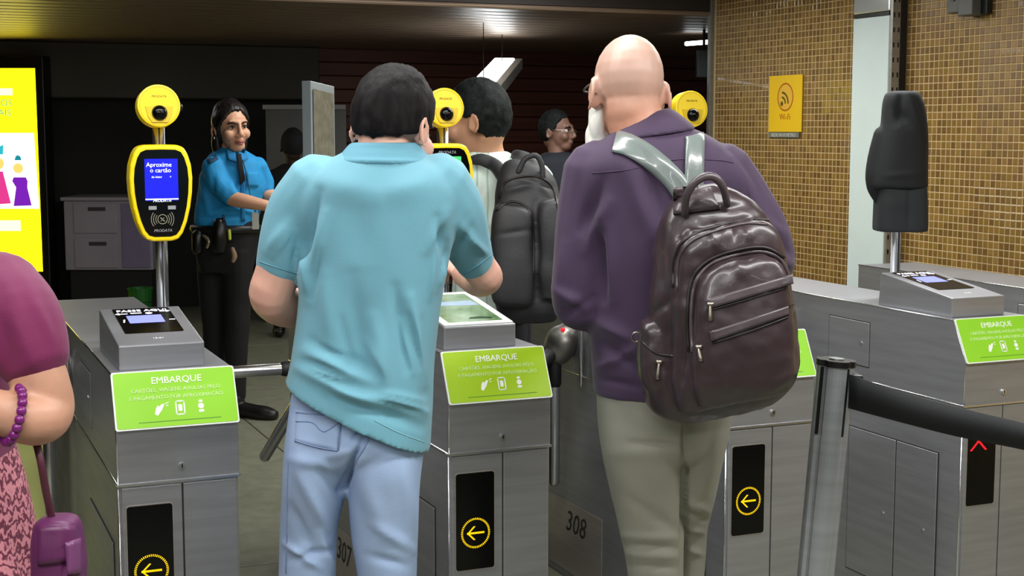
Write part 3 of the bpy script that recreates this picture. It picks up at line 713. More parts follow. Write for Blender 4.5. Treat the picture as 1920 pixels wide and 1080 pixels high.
for i in range(1, len(A_0)):
    k = 4 * i; j = k - 4; F += [(j, k, k + 1, j + 1), (j + 2, j + 3, k + 3, k + 2), (j, j + 2, k + 2, k), (j + 1, k + 1, k + 3, j + 3)]
F += [(0, 1, 3, 2), tuple(4 * (len(A_0) - 1) + i for i in (0, 2, 3, 1))]
bl = vf_obj('belt', (V, F), mat('black_webbing', '#0c0f11', .7, var=.15, vscale=10, bump=.2, bscale=200), None, (bp_[0], 3.3))
tag(bl, 'black webbing belt stretched from the barrier post to the right', 'belt')

# added pale yellow board imitating reflected yellow-green light at the lower left
yb_ = C(55, 900, 4.3); pb = empty_at('yellow_glow_board', (yb_[0], 4.3))
tag(pb, 'added pale yellow board standing in for reflected light beside the left turnstile', 'board')
z1 = C(55, 815, 4.3)[2]
mesh_obj('board_face', *bevel_vf(*box(-.3, .05, 0, .02, .02, z1), .004), mat('yellow_glow_tint', '#d9de8c', .5, var=.06, vscale=3), pb)
mesh_obj('board_foot', *box(-.28, .03, -.08, .1, 0, .019), BLACKP, pb)
#PART4
# ================================================================ PEOPLE
def rotm(yaw, pitch=0, roll=0):
    return np.array((Matrix.Rotation(math.radians(yaw), 3, 'Z') @ Matrix.Rotation(math.radians(pitch), 3, 'X') @ Matrix.Rotation(math.radians(roll), 3, 'Y')))
class Head:
    """head frame: x right ear, y face, z up; origin between the ears"""
    def __init__(s, o, yaw=0, pitch=0, roll=0, sc=1.0): s.o = np.array(o); s.R = rotm(yaw, pitch, roll); s.s = sc
    def P(s, p): return s.o + s.R @ (np.array(p, float) * s.s)
    def E(s, c, r, R=None): return ell(s.P(c), np.array(r) * s.s, s.R if R is None else s.R @ R)
    def T(s, pts, r, **k): return tube([s.P(p) for p in pts], [q * s.s for q in r], **k)
    def pieces(s, jaw=1.0, nose=1.0, ear=1.0):
        p = [s.E((0, -.012, .03), (.077, .096, .096)), s.E((0, .028, -.025), (.064 * jaw, .068, .085)), s.E((0, .055, -.088), (.042 * jaw, .04, .032)),
             s.E((0, .084, .03), (.05, .018, .016)), s.T([(0, .1, .022), (0, .112, -.012), (0, .12, -.03)], [.009, .011 * nose, .014 * nose], n=12),
             s.E((-.011, .108, -.037), (.011, .012, .009)), s.E((.011, .108, -.037), (.011, .012, .009)),
             s.E((-.04, .066, -.03), (.026, .028, .028)), s.E((.04, .066, -.03), (.026, .028, .028)),
             s.E((0, .0975, -.0625), (.023, .012, .0065)), s.E((0, .0965, -.0735), (.019, .011, .0065)), s.E((0, -.03, -.045), (.058, .06, .06))]
        for q in (-1, 1):
            R = rotm(-q * 28, 8, q * 8); p.append(s.E((q * .079, -.012, -.012), (.0075 * ear, .019 * ear, .031 * ear), R))
            p.append(s.T([(q * (.09 + .0 * t), -.022 + .026 * math.cos(t), -.008 + .034 * math.sin(t)) for t in np.linspace(2.2, 5.9, 7)] if 0 else
                         [(q * (.084 + .008 * math.sin(t * .5)), -.012 - .02 * math.sin(t) * ear, -.012 + .03 * math.cos(t) * ear) for t in np.linspace(.1, 3.0, 7)], [.0055] * 7, n=8, k=2))
        return p
    def sockets(s, me):
        A = get_co(me); Nn = get_no(me); h = np.zeros(len(A))
        for q in (-1, 1):
            h -= .011 * np.exp(-((A - s.P((q * .031, .094, .003))) ** 2).sum(1) / (.0145 * s.s) ** 2)
            h -= .007 * np.exp(-((A - s.P((q * .1, -.008, -.01))) ** 2).sum(1) / (.011 * s.s) ** 2)
        h -= .003 * np.exp(-((A - s.P((0, .108, -.068))) ** 2).sum(1) / (.006 * s.s) ** 2)
        set_co(me, A + Nn * h[:, None])
    def shell(s, zh, thick, c=(0, -.013, .022), r=(.079, .1, .108), n=96, m=64, low=-.14, rough=.0025, seed=0):
        """short hair: a shell over the skull whose edge follows zh(azimuth from the face, 0..pi)"""
        V = []; F = []
        for i in range(m + 1):
            th = math.pi * i / m
            for j in range(n):
                a = 2 * math.pi * j / n; d = np.array([math.sin(th) * math.sin(a), math.sin(th) * math.cos(a), math.cos(th)])
                p = np.array(c) + d * np.array(r); az = abs(math.atan2(p[0], p[1])); t = np.clip((p[2] - zh(az) + noise.noise(Vector((p[0] * 70 + seed, p[1] * 70, 3))) * .007) / .014 + .5, 0, 1); t = t * t * (3 - 2 * t)
                g = -.016 + (thick + .016) * t
                k = noise.noise(Vector((p[0] * 160 + seed, p[1] * 160, p[2] * 28))) * rough + noise.noise(Vector(p * 35 + seed)) * rough * 1.2
                V.append(s.P(p + d * (g + k * t)))
        for i in range(m):
            for j in range(n): F.append((i * n + j, i * n + (j + 1) % n, (i + 1) * n + (j + 1) % n, (i + 1) * n + j))
        return V, F
    def eyes(s, root, base, lip=None, brow=None, iris='#1a0f0a'):
        EW = mat('eye_white', '#d8d2cc', .25, var=.03); IR = mat('iris_' + iris, iris, .15, var=.1)
        for q in (-1, 1):
            e = vf_obj('eye', s.E((q * .031, .0785, .003), (.0125, .0115, .0105)), EW, root, base)
            vf_obj('iris', s.E((q * .031, .0885, .003), (.0062, .003, .0062)), IR, e, (0, 0)).location = (-base[0], -base[1], 0)
            vf_obj('eyelid', s.T([(q * .018, .088, .004), (q * .025, .0925, .0105), (q * .033, .0925, .0115), (q * .044, .084, .006)], [.0018, .0026, .0026, .0016], n=8), brow, root, base)
            vf_obj('eyebrow', s.T([(q * .014, .0985, .02), (q * .026, .0985, .0265), (q * .04, .092, .027), (q * .052, .078, .021)], [.003, .0042, .0036, .002], n=8), brow, root, base)
        if lip:
            vf_obj('upper_lip', s.T([(-.023, .097, -.0665), (-.01, .107, -.0635), (0, .109, -.0645), (.01, .107, -.0635), (.023, .097, -.0665)], [.0022, .0046, .0048, .0046, .0022], n=8), lip, root, base)
            vf_obj('lower_lip', s.T([(-.02, .097, -.0695), (-.008, .1045, -.0735), (.008, .1045, -.0735), (.02, .097, -.0695)], [.002, .0052, .0052, .002], n=8), lip, root, base)
def hand(o, d, up, sc=1.0, curl=.6, side=1):
    """wrist o, direction of the fingers d, back of the hand up; a palm, four fingers and a thumb at the side"""
    o = np.array(o, float); d = np.array(d, float); d /= np.linalg.norm(d); up = np.array(up, float); up -= d * (up @ d); up /= np.linalg.norm(up); s = np.cross(d, up) * side
    p = [tube([o - d * .02 * sc, o + d * .03 * sc, o + d * .08 * sc], [.026 * sc, .034 * sc, .036 * sc], n=14, k=2, flat=(up, .5))]
    for i, (q, ln) in enumerate(((-.030, .062), (-.010, .076), (.010, .080), (.030, .072))):
        b = o + d * (.085 - .006 * abs(i - 2)) * sc + s * q * sc; P = [b]; a = 0.12
        for f in (.45, .32, .23):
            a += curl; P.append(P[-1] + (d * math.cos(a) - up * math.sin(a)) * ln * f * sc)
        p.append(tube([b - d * .02 * sc] + P, [.0095 * sc, .0095 * sc, .009 * sc, .0082 * sc, .0072 * sc], n=10, k=2))
    b = o + d * .025 * sc + s * .03 * sc
    p.append(tube([b, b + (d * .6 + s * .8) * .035 * sc, b + (d * .9 + s * .5 - up * .4) * .062 * sc, b + (d * 1. + s * .1 - up * .7) * .082 * sc], [.014 * sc, .012 * sc, .0105 * sc, .008 * sc], n=10, k=2))
    return p
def shoe(heel, d, sc=1.0):
    """heel point on the floor and walking direction"""
    d = np.array([d[0], d[1], 0.]); d /= np.linalg.norm(d); h = np.array([heel[0], heel[1], 0.])
    P = [h + d * t * sc for t in (-.0, .06, .14, .2, .25)]; z = [.055, .058, .045, .036, .03]; r = [.04, .045, .046, .05, .04]
    pc = [tube([p + np.array([0, 0, zz * .8]) for p, zz in zip(P, z)], [q * sc for q in r], n=16, k=3, flat=((0, 0, 1), .85)), tube([h + d * .03 + np.array([0, 0, .06]), h + d * .03 + np.array([0, 0, .11])], .045 * sc, n=14, k=1)]
    return pc
def shoe_obj(root, base, heel, d, m, sc=1.0):
    me = remesh(shoe(heel, d, sc), .006, 4); A = get_co(me); A[:, 2] = np.maximum(A[:, 2], .0); set_co(me, A)
    me_obj('shoe', me, m, root, base)
def skin(name, col, col2=None, var=.08): return mat(name, col, .48, var=var, vscale=18, bump=.08, bscale=220, sub=.12, col2=col2)

# ---------------------------------------------------------------- man in the teal polo shirt
D = 3.0; base = (C(672, 800, D)[0], D)
SKIN1 = skin('fair_skin', '#d8a794'); TEAL = mat('teal_pique', '#669dae', .85, var=.05, vscale=5, bump=.25, bscale=500, sheen=.15)
JEAN = mat('washed_denim', '#97aed0', .85, var=.10, vscale=7, bump=.3, bscale=420)
H1 = Head(C(740, 238, 3.04), yaw=-26, pitch=-16, roll=2, sc=.945)
torso = [(276, 662, 778, .062, .0), (292, 632, 800, .082), (312, 598, 832, .1), (335, 570, 856, .115), (370, 556, 870, .128), (430, 560, 856, .136), (510, 563, 838, .138), (600, 557, 823, .138), (680, 549, 815, .146, 0, .12), (745, 543, 809, .154, 0, .36), (778, 539, 807, .158, 0, .5)]
armL = [(604, 352, D, .08), (566, 398, D, .073), (541, 452, D - .01, .061), (522, 507, D - .01, .0495)]
armR = [(812, 350, D, .08), (846, 396, D + .03, .073), (872, 448, D + .08, .056), (893, 497, D + .13, .043)]
legs = [[(598, 870, D, .074), (590, 940, D, .064), (581, 1000, D, .0585), (576, 1080, D, .057), (570, 1300, D, .052), (566, 1540, D, .055), (566, 1590, D, .054)],
        [(722, 870, D, .078), (721, 940, D, .071), (722, 1000, D, .067), (727, 1080, D, .0605), (732, 1300, D, .053), (736, 1540, D, .055), (736, 1590, D, .054)]]
body = H1.pieces(ear=1.05) + [tube([H1.P((0, -.03, -.03)), C(718, 275, D), C(716, 310, D)], [.055, .053, .06], n=18, k=3)]
body += [rings([(r[0] + 14, r[1] + 26, r[2] - 26, r[3] - .04) for r in torso[1:9]] + [(760, 575, 780, .09), (815, 580, 765, .08)], D)]
body += [limb([(604, 352, D, .06), (566, 400, D, .055), (538, 460, D - .01, .05), (518, 520, D - .01, .0475), (510, 556, D, .0475), (545, 577, D + .09, .044), (598, 560, D + .22, .034), (632, 545, D + .3, .027)])]
body += [limb([(812, 350, D, .06), (846, 396, D + .03, .055), (872, 448, D + .08, .046), (896, 498, D + .13, .04), (912, 520, D + .16, .037), (896, 528, D + .27, .035), (868, 515, D + .4, .028)])]
body += hand(C(640, 543, D + .32), (.45, .85, .15), (-.6, .2, .8), side=1) + hand(C(862, 511, D + .43), (-.3, .9, .25), (.2, 0, 1), side=-1)
body += [limb([(p[0], p[1], p[2], p[3] - .032) for p in l]) for l in legs]
me = remesh(body, .0052, 3); H1.sockets(me)
man1 = me_obj('person', me, SKIN1, None, base)
tag(man1, 'man in a teal polo shirt and pale blue jeans standing with his back turned', 'person')
me = remesh([rings(torso, D), limb(armL), limb(armR)], .0055, 8)
fold(me, [(562, 480, 600, 360, 12, -.010), (575, 560, 566, 470, 16, .008), (590, 500, 610, 400, 12, .006), (838, 500, 822, 410, 12, -.012), (820, 540, 838, 470, 14, .008), (800, 470, 838, 395, 12, .006),
          (575, 660, 700, 720, 18, .010), (560, 690, 720, 775, 13, .009), (585, 640, 690, 690, 12, -.006), (620, 745, 790, 800, 12, -.008), (640, 735, 800, 770, 14, .010),
          (770, 560, 800, 720, 14, .010), (740, 540, 765, 690, 14, -.007), (700, 600, 730, 740, 18, .008), (660, 520, 680, 690, 22, -.006), (610, 520, 620, 650, 20, .007), (790, 600, 802, 760, 10, -.006),
          (540, 420, 505, 470, 12, .006), (585, 430, 560, 500, 12, -.008), (860, 420, 905, 470, 12, .006), (880, 430, 850, 480, 10, -.006), (610, 345, 700, 365, 30, .006), (720, 365, 810, 345, 30, .006), (670, 380, 675, 500, 40, -.005)], gain=1.6, wid=.85)
fold(me, [(585, 690, 650, 715, 6, .006), (575, 675, 640, 705, 5, -.005), (700, 750, 790, 775, 6, -.006), (715, 735, 800, 752, 6, .006), (750, 600, 775, 700, 6, .006), (765, 590, 790, 690, 5, -.006), (566, 470, 572, 540, 6, .007), (600, 470, 582, 560, 6, -.005), (838, 455, 832, 520, 6, -.007), (815, 470, 806, 560, 7, .006), (545, 430, 515, 480, 6, .005), (560, 440, 548, 495, 5, -.005), (880, 445, 915, 478, 6, .005), (690, 640, 720, 700, 8, .005), (640, 600, 660, 690, 9, -.005), (600, 640, 660, 670, 7, .005)], gain=1.3)
wrinkle(me, .005, 6, (1, 1, .7), 3); wrinkle(me, .002, 16, (1, 1, .6), 9)
bvs = bvh_of(me)
shirt = me_obj('polo_shirt', me, TEAL, man1, base)
col = remesh([rings([(267, 664, 778, .064), (270, 656, 786, .069), (285, 643, 797, .081), (303, 628, 808, .094), (307, 632, 804, .092)], D, n=48)], .004, 3)
fold(col, [(640, 301, 800, 304, 5, .004), (655, 276, 785, 278, 7, -.002)])
me_obj('collar', col, mat('teal_rib', '#6097aa', .85, var=.04, vscale=8, bump=.3, bscale=300), man1, base)
vf_obj('hem_stitch', seam(bvs, [(702, 788), (750, 812), (804, 832)], .0011, .0005), mat('teal_thread', '#7fb6c4', .8), man1, base)
for pts in ([(480, 488), (520, 502), (560, 514)], [(925, 474), (898, 496), (866, 518)]):
    vf_obj('sleeve_hem', seam(bvs, pts, .0014, .0006), MATS['teal_rib'], man1, base)
tro1 = [rings([(668, 566, 796, .1), (720, 550, 802, .108), (780, 541, 804, .122), (830, 540, 798, .128), (860, 560, 780, .1), (880, 600, 740, .06)], D), rings([(770, 542, 680, .105), (820, 537, 672, .126), (870, 533, 660, .122), (920, 530, 650, .108), (960, 528, 640, .094), (1000, 526, 633, .083), (1080, 523, 629, .074), (1200, 525, 620, .066), (1400, 520, 612, .06), (1540, 516, 616, .062), (1590, 517, 615, .06)], D, e=2.2), rings([(770, 664, 803, .1), (820, 660, 798, .116), (870, 656, 793, .122), (920, 654, 788, .108), (960, 656, 785, .094), (1000, 660, 783, .083), (1080, 671, 782, .074), (1200, 680, 782, .066), (1400, 688, 782, .06), (1540, 686, 786, .062), (1590, 687, 785, .06)], D, e=2.2)]
me = remesh(tro1, .0055, 5)
fold(me, [(660, 830, 700, 760, 6, -.012), (640, 920, 690, 800, 7, -.016), (545, 860, 640, 880, 12, .006), (600, 860, 690, 830, 12, .006), (560, 880, 610, 990, 14, .008), (590, 870, 640, 930, 12, -.006), (545, 950, 590, 1040, 12, -.007), (535, 1020, 600, 1065, 8, .008), (545, 1050, 625, 1030, 8, -.007),
          (680, 900, 720, 1000, 20, .007), (700, 980, 770, 1030, 12, .007), (690, 1040, 760, 1060, 10, -.006), (760, 880, 770, 1000, 14, .006), (600, 1000, 628, 1075, 9, .006)], gain=1.3, wid=.85)
wrinkle(me, .004, 10, (1, 1, .8), 5)
bvj = bvh_of(me)
me_obj('jeans', me, JEAN, man1, base)
DEN2 = mat('denim_stitch', '#7f95bd', .8, var=.05); 
vf_obj('back_pocket', patch(bvj, [(554, 768), (640, 776), (633, 846), (552, 828)], 10, 8, .001, .0025), JEAN, man1, base)
vf_obj('pocket_stitch', join(seam(bvj, [(555, 773), (600, 778), (638, 781)], .0012, .0042), seam(bvj, [(555, 790), (585, 792), (600, 806), (612, 808), (636, 792)], .0012, .0042), seam(bvj, [(552, 826), (592, 838), (632, 845)], .0012, .0042), seam(bvj, [(638, 780), (634, 844)], .0012, .0042)), DEN2, man1, base)
vf_obj('seat_seam', seam(bvj, [(696, 790), (690, 826), (664, 872), (652, 905)], .0022, .0012), DEN2, man1, base)
vf_obj('side_seam', seam(bvj, [(548, 740), (541, 850), (538, 960), (536, 1075)], .0014, .001), DEN2, man1, base)
HAIR1 = mat('dark_hair', '#09080a', .7, var=.5, vscale=60, stretch=(1, 1, .25), bump=.9, bscale=150, col2='#1d191a', spec=.15)
zh1 = lambda a: np.interp(a, [0, .6, 1.05, 1.35, 1.62, 1.85, 2.1, 2.6, 3.15], [.088, .085, .05, .0, .0, -.018, -.028, -.042, -.05])
vf_obj('hair', H1.shell(zh1, .009), HAIR1, man1, base)
H1.eyes(man1, base, brow=HAIR1)
SHOE = mat('black_leather_shoe', '#141210', .4, var=.1)
for l in legs: f_ = C(*l[-1][:3]); shoe_obj(man1, base, (f_[0], D - .05), (0.05, 1), SHOE)

# ---------------------------------------------------------------- bald man with the leather backpack
D = 3.25; base = (C(1250, 800, D)[0], D)
SKIN2 = skin('ruddy_skin', '#c48c72')
nt = SKIN2.node_tree; bs_ = nt.nodes['Principled BSDF']; lk_ = bs_.inputs['Base Color'].links[0].from_socket
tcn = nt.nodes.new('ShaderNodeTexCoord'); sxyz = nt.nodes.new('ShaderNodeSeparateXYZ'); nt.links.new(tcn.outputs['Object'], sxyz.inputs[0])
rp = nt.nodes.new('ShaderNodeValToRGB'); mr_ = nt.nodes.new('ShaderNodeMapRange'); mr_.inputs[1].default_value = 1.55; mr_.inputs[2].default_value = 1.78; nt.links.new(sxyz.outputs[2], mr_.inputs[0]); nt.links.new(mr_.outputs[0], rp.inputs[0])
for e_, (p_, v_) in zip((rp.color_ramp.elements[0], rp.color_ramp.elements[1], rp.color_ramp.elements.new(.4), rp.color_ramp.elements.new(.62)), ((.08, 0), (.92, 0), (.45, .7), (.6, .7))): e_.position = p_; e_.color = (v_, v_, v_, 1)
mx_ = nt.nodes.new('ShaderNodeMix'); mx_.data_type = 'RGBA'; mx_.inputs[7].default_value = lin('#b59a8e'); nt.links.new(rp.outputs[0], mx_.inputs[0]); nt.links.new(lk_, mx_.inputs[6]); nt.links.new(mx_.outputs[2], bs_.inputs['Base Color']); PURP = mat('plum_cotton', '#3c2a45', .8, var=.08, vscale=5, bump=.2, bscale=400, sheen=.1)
KHAKI = mat('grey_khaki_twill', '#8b8a7e', .85, var=.07, vscale=7, bump=.25, bscale=420)
H2 = Head(C(1176, 172, 3.28), yaw=12, pitch=-8, roll=3, sc=1.0)
torso = [(226, 1168, 1262, .06, 0, -.1), (240, 1148, 1285, .075, 0, -.1), (258, 1120, 1325, .1, 0, -.08), (285, 1090, 1365, .12, 0, -.06), (320, 1072, 1395, .132), (380, 1072, 1405, .14), (470, 1090, 1400, .142), (560, 1102, 1392, .142), (650, 1106, 1386, .14), (735, 1112, 1380, .138)]
armL = [(1128, 322, D, .088), (1112, 390, D, .082), (1100, 460, D - .01, .072), (1090, 540, D - .01, .066), (1092, 572, D, .062), (1128, 566, D + .14, .055), (1180, 540, D + .3, .045)]
armR = [(1345, 322, D, .08), (1382, 376, D, .078), (1420, 432, D, .07), (1436, 488, D + .02, .066), (1420, 520, D + .1, .06), (1370, 530, D + .25, .052), (1330, 520, D + .38, .044)]
legs = [[(1210, 860, D, .09), (1214, 930, D, .08), (1221, 1000, D, .0715), (1230, 1080, D, .061), (1240, 1250, D, .055), (1246, 1440, D, .057), (1246, 1470, D, .056)],
        [(1312, 860, D + .03, .07), (1300, 930, D + .06, .064), (1284, 1000, D + .1, .058), (1276, 1080, D + .13, .056), (1268, 1250, D + .16, .053), (1264, 1390, D + .18, .055), (1264, 1410, D + .18, .054)]]
body = H2.pieces(ear=1.15, jaw=1.05) + [tube([H2.P((0, -.03, -.02)), C(1190, 222, D), C(1206, 262, D)], [.062, .064, .07], n=18, k=3)]
body += [rings([(r[0] + 14, r[1] + 28, r[2] - 28, r[3] - .04) for r in torso[1:]] + [(800, 1155, 1340, .09)], D)]
body += [limb([(p[0], p[1], p[2], p[3] - .024) for p in a]) for a in (armL, armR)]
body += hand(C(1192, 535, D + .34), (.3, .9, .1), (-.3, 0, 1), side=1) + hand(C(1322, 516, D + .42), (-.2, .9, .1), (.3, 0, 1), side=-1)
body += [limb([(p[0], p[1], p[2], p[3] - .032) for p in l]) for l in legs]
me = remesh(body, .0052, 3); H2.sockets(me)
A = get_co(me)
man2 = me_obj('person', me, SKIN2, None, base)
tag(man2, 'bald man with a white beard in a plum shirt and grey trousers', 'person')
BEARD = mat('white_beard_hair', '#d9d7cf', .7, var=.12, vscale=40, stretch=(1, 1, .3), bump=.8, bscale=140)
bd = [H2.E((-.062, .03, -.06), (.021, .032, .055)), H2.E((.058, .03, -.055), (.019, .032, .055)), H2.E((0, .075, -.1), (.05, .045, .045)), H2.E((-.052, .05, -.11), (.03, .036, .06)), H2.E((.042, .055, -.105), (.028, .036, .05)), H2.E((0, .07, -.15), (.038, .034, .05)), H2.E((-.042, .056, -.155), (.026, .03, .045))]
me = remesh(bd, .005, 3); wrinkle(me, .004, 60, (1, 1, .3)); wrinkle(me, .004, 25)
me_obj('beard', me, BEARD, man2, base)
me = remesh([H2.T([(-.028, .112, -.05), (0, .118, -.052), (.028, .112, -.05)], [.008, .011, .008], n=10)], .004, 1); me_obj('moustache', me, BEARD, man2, base)
H2.eyes(man2, base, brow=BEARD)
gl = H2.T([(.086, -.01, .012), (.082, .05, .014), (.074, .098, .012), (.03, .118, .012), (0, .122, .014), (-.03, .118, .012), (-.074, .098, .012), (-.082, .05, .014), (-.086, -.01, .012)], [.0022] * 9, n=8, k=3)
vf_obj('glasses_frame', gl, BLACKP, man2, base)
me = remesh([rings(torso, D), limb(armL), limb(armR)], .0055, 8)
fold(me, [(1090, 430, 1130, 340, 14, -.012), (1100, 470, 1140, 380, 14, .010), (1060, 460, 1050, 560, 14, .006), (1130, 560, 1120, 420, 12, -.016), (1150, 560, 1140, 430, 16, .008), (1040, 540, 1100, 580, 12, .008), (1060, 590, 1110, 560, 10, -.006),
          (1170, 300, 1220, 440, 20, .008), (1200, 280, 1240, 400, 16, -.007), (1110, 600, 1190, 640, 14, .009), (1120, 640, 1200, 690, 12, -.008), (1120, 690, 1200, 650, 12, .008), (1120, 710, 1200, 725, 8, -.005),
          (1370, 300, 1420, 400, 16, .010), (1350, 340, 1400, 430, 14, -.008), (1400, 400, 1470, 440, 12, .008), (1430, 440, 1485, 480, 12, -.006), (1440, 470, 1490, 500, 10, .006), (1120, 300, 1250, 320, 40, .006)], gain=1.5, wid=.85)
wrinkle(me, .005, 6, (1, 1, .7), 13); wrinkle(me, .0022, 15, (1, 1, .6), 19)
bv2 = bvh_of(me)
me_obj('long_sleeved_shirt', me, PURP, man2, base)
col = remesh([rings([(212, 1176, 1252, .064, .02, -.25), (218, 1165, 1262, .07, .012, -.25), (236, 1146, 1284, .084, .0, -.2), (252, 1130, 1302, .098, 0, -.15), (256, 1136, 1296, .095, 0, -.15)], D, n=48)], .004, 3)
me_obj('shirt_collar', col, PURP, man2, base)
vf_obj('yoke_seam', seam(bv2, [(1110, 325), (1180, 318), (1260, 300), (1340, 300), (1375, 305)], .0013, .0008), mat('plum_thread', '#3a2a44', .8), man2, base)
me = remesh([rings([(690, 1114, 1378, .128), (740, 1117, 1376, .132), (800, 1122, 1366, .134), (840, 1140, 1345, .12), (865, 1190, 1320, .08)], D), rings([(760, 1118, 1292, .12), (810, 1122, 1288, .134), (860, 1130, 1285, .13), (920, 1143, 1283, .112), (960, 1154, 1282, .098), (1000, 1162, 1281, .088), (1080, 1178, 1281, .076), (1200, 1186, 1284, .068), (1400, 1196, 1292, .062), (1470, 1197, 1293, .062)], D, e=2.2), rings([(760, 1270, 1374, .11, 0), (810, 1268, 1364, .122, .01), (860, 1262, 1354, .118, .03), (920, 1250, 1343, .1, .05), (960, 1242, 1334, .09, .08), (1000, 1234, 1325, .08, .1), (1080, 1228, 1320, .072, .13), (1200, 1222, 1312, .066, .16), (1390, 1220, 1308, .06, .18), (1410, 1220, 1308, .06, .18)], D, e=2.2)], .0055, 5)
fold(me, [(1283, 790, 1284, 880, 7, -.018), (1284, 880, 1282, 1080, 6, -.02), (1180, 830, 1275, 835, 6, -.008), (1200, 760, 1270, 800, 10, -.006), (1150, 850, 1260, 850, 14, .006), (1170, 930, 1275, 1000, 12, -.006), (1165, 1005, 1270, 1008, 7, .006), (1168, 1022, 1270, 1028, 6, -.006), (1172, 1038, 1272, 1044, 7, .006), (1176, 1060, 1270, 1066, 7, -.006),
          (1285, 940, 1330, 960, 8, .006), (1285, 960, 1328, 978, 6, -.006), (1284, 990, 1322, 1000, 6, .006), (1284, 1030, 1318, 1040, 7, .006), (1350, 820, 1320, 920, 12, .006)])
wrinkle(me, .004, 9, (1, 1, .8), 25)
bvt = bvh_of(me)
me_obj('trousers', me, KHAKI, man2, base)
for l, d_ in zip(legs, (0, .18)): f_ = C(*l[-1][:3]); shoe_obj(man2, base, (f_[0], D + d_ - .05), (0.05, 1), SHOE)

# his leather backpack
LEATH = mat('dark_brown_leather', '#33272a', .36, var=.22, vscale=9, bump=.3, bscale=55, coat=.12)
LEATH2 = mat('brown_leather_trim', '#463c40', .36, var=.15, vscale=14, bump=.25, bscale=90, coat=.12)
DB = 3.0; bb = (C(1345, 700, DB)[0], DB)
tl_ = -.20
core = rings([(350, 1290, 1338, .03, 0, tl_), (362, 1262, 1372, .05, 0, tl_), (395, 1238, 1412, .068, 0, tl_), (440, 1228, 1446, .082, 0, tl_), (500, 1222, 1470, .09, 0, tl_), (580, 1214, 1485, .095, 0, tl_), (660, 1208, 1494, .1, 0, tl_), (718, 1210, 1494, .1, 0, tl_), (752, 1228, 1474, .09, 0, tl_), (776, 1272, 1428, .06, 0, tl_)], DB, e=3.0)
mid = rings([(420, 1290, 1420, .03, -.07, tl_), (438, 1272, 1446, .05, -.07, tl_), (480, 1262, 1468, .055, -.075, tl_), (600, 1258, 1484, .06, -.08, tl_), (700, 1258, 1490, .06, -.08, tl_), (752, 1270, 1474, .05, -.07, tl_)], DB, e=3.4)
pock = rings([(486, 1345, 1436, .02, -.13, tl_), (500, 1316, 1458, .035, -.13, tl_), (540, 1302, 1476, .04, -.135, tl_), (620, 1298, 1486, .045, -.14, tl_), (700, 1300, 1490, .045, -.135, tl_), (748, 1312, 1476, .035, -.12, tl_)], DB, e=3.4)
side = rings([(606, 1206, 1258, .035, -.02, .3), (622, 1199, 1266, .05, -.02, .3), (670, 1196, 1270, .058, -.02, .3), (715, 1198, 1268, .055, -.02, .3), (742, 1212, 1254, .04, -.02, .3)], DB, e=3.0)
me = remesh([core, mid, pock, side], .0046, 3)
fold(me, [(1300, 640, 1300, 520, 5, -.006), (1300, 520, 1345, 482, 5, -.007), (1345, 482, 1430, 470, 5, -.007), (1430, 470, 1474, 492, 5, -.006), (1262, 560, 1275, 450, 6, -.006), (1275, 450, 1340, 420, 5, -.006), (1340, 420, 1440, 408, 5, -.006), (1285, 600, 1270, 740, 9, -.012), (1300, 650, 1315, 750, 10, .006),
          (1205, 600, 1262, 560, 8, -.006), (1235, 420, 1245, 560, 12, -.006), (1330, 430, 1345, 465, 6, .004), (1370, 425, 1375, 460, 6, -.004), (1400, 425, 1408, 455, 5, .004), (1420, 740, 1490, 700, 10, .007), (1370, 480, 1400, 520, 12, .005), (1430, 480, 1445, 520, 12, -.005), (1290, 370, 1350, 385, 8, .005), (1270, 395, 1390, 385, 7, -.004)])
wrinkle(me, .005, 14, (1, 1, 1), 31); wrinkle(me, .0018, 40, (1, 1, 1), 33)
bvb = bvh_of(me)
pack = me_obj('backpack', me, LEATH, None, bb)
tag(pack, 'dark brown leather backpack worn by the bald man', 'backpack')
ZM = mat('zip_tape', '#17100f', .5, var=.1); MET = mat('zip_metal', '#a59c90', .3, 1, var=.05)
def zipper(pts, nm='zip', r=.0035): vf_obj(nm, seam(bvb, pts, r, .001, n=8), ZM, pack, bb)
def piping(pts, r=.004): vf_obj('piping', seam(bvb, pts, r, .0015, n=8), LEATH2, pack, bb)
piping([(1298, 660), (1296, 580), (1304, 530), (1330, 497), (1380, 478), (1430, 472), (1466, 490), (1482, 530)])
zipper([(1291, 660), (1289, 580), (1297, 525), (1326, 490), (1378, 470), (1432, 464), (1470, 482)])
zipper([(1262, 540), (1266, 480), (1290, 446), (1340, 426), (1400, 412), (1440, 414)])
piping([(1269, 545), (1273, 486), (1296, 453), (1342, 433), (1400, 419), (1438, 421)], .003)
for q in ([(1322, 562), (1486, 514), (1488, 532), (1326, 580)], [(1330, 622), (1490, 570), (1490, 586), (1334, 640)]):
    vf_obj('zip_flap', patch(bvb, q, 14, 4, .002, .004), LEATH2, pack, bb)
zipper([(1326, 583), (1400, 562), (1488, 535)], r=.0025); zipper([(1336, 643), (1410, 620), (1489, 590)], r=.0025)
def pull(x, y, dx=0, ln=24):
    a = np.array(hit(bvb, x, y, .006, DB)); b = np.array(hit(bvb, x + dx, y + ln, .008, DB))
    vf_obj('zip_pull', join(tube([a, a * .6 + b * .4, b], [.0032, .0042, .0048], n=8, k=2, flat=((0, 1, 0), .5)), tube([a + np.array([-.004, 0, .004]), a + np.array([.004, 0, .004])], .004, n=8, k=1)), MET, pack, bb)
pull(1332, 574); pull(1310, 654, 4, 20); pull(1236, 682, -3, 26)
zipper([(1202, 640), (1230, 662), (1262, 668)], r=.0025)
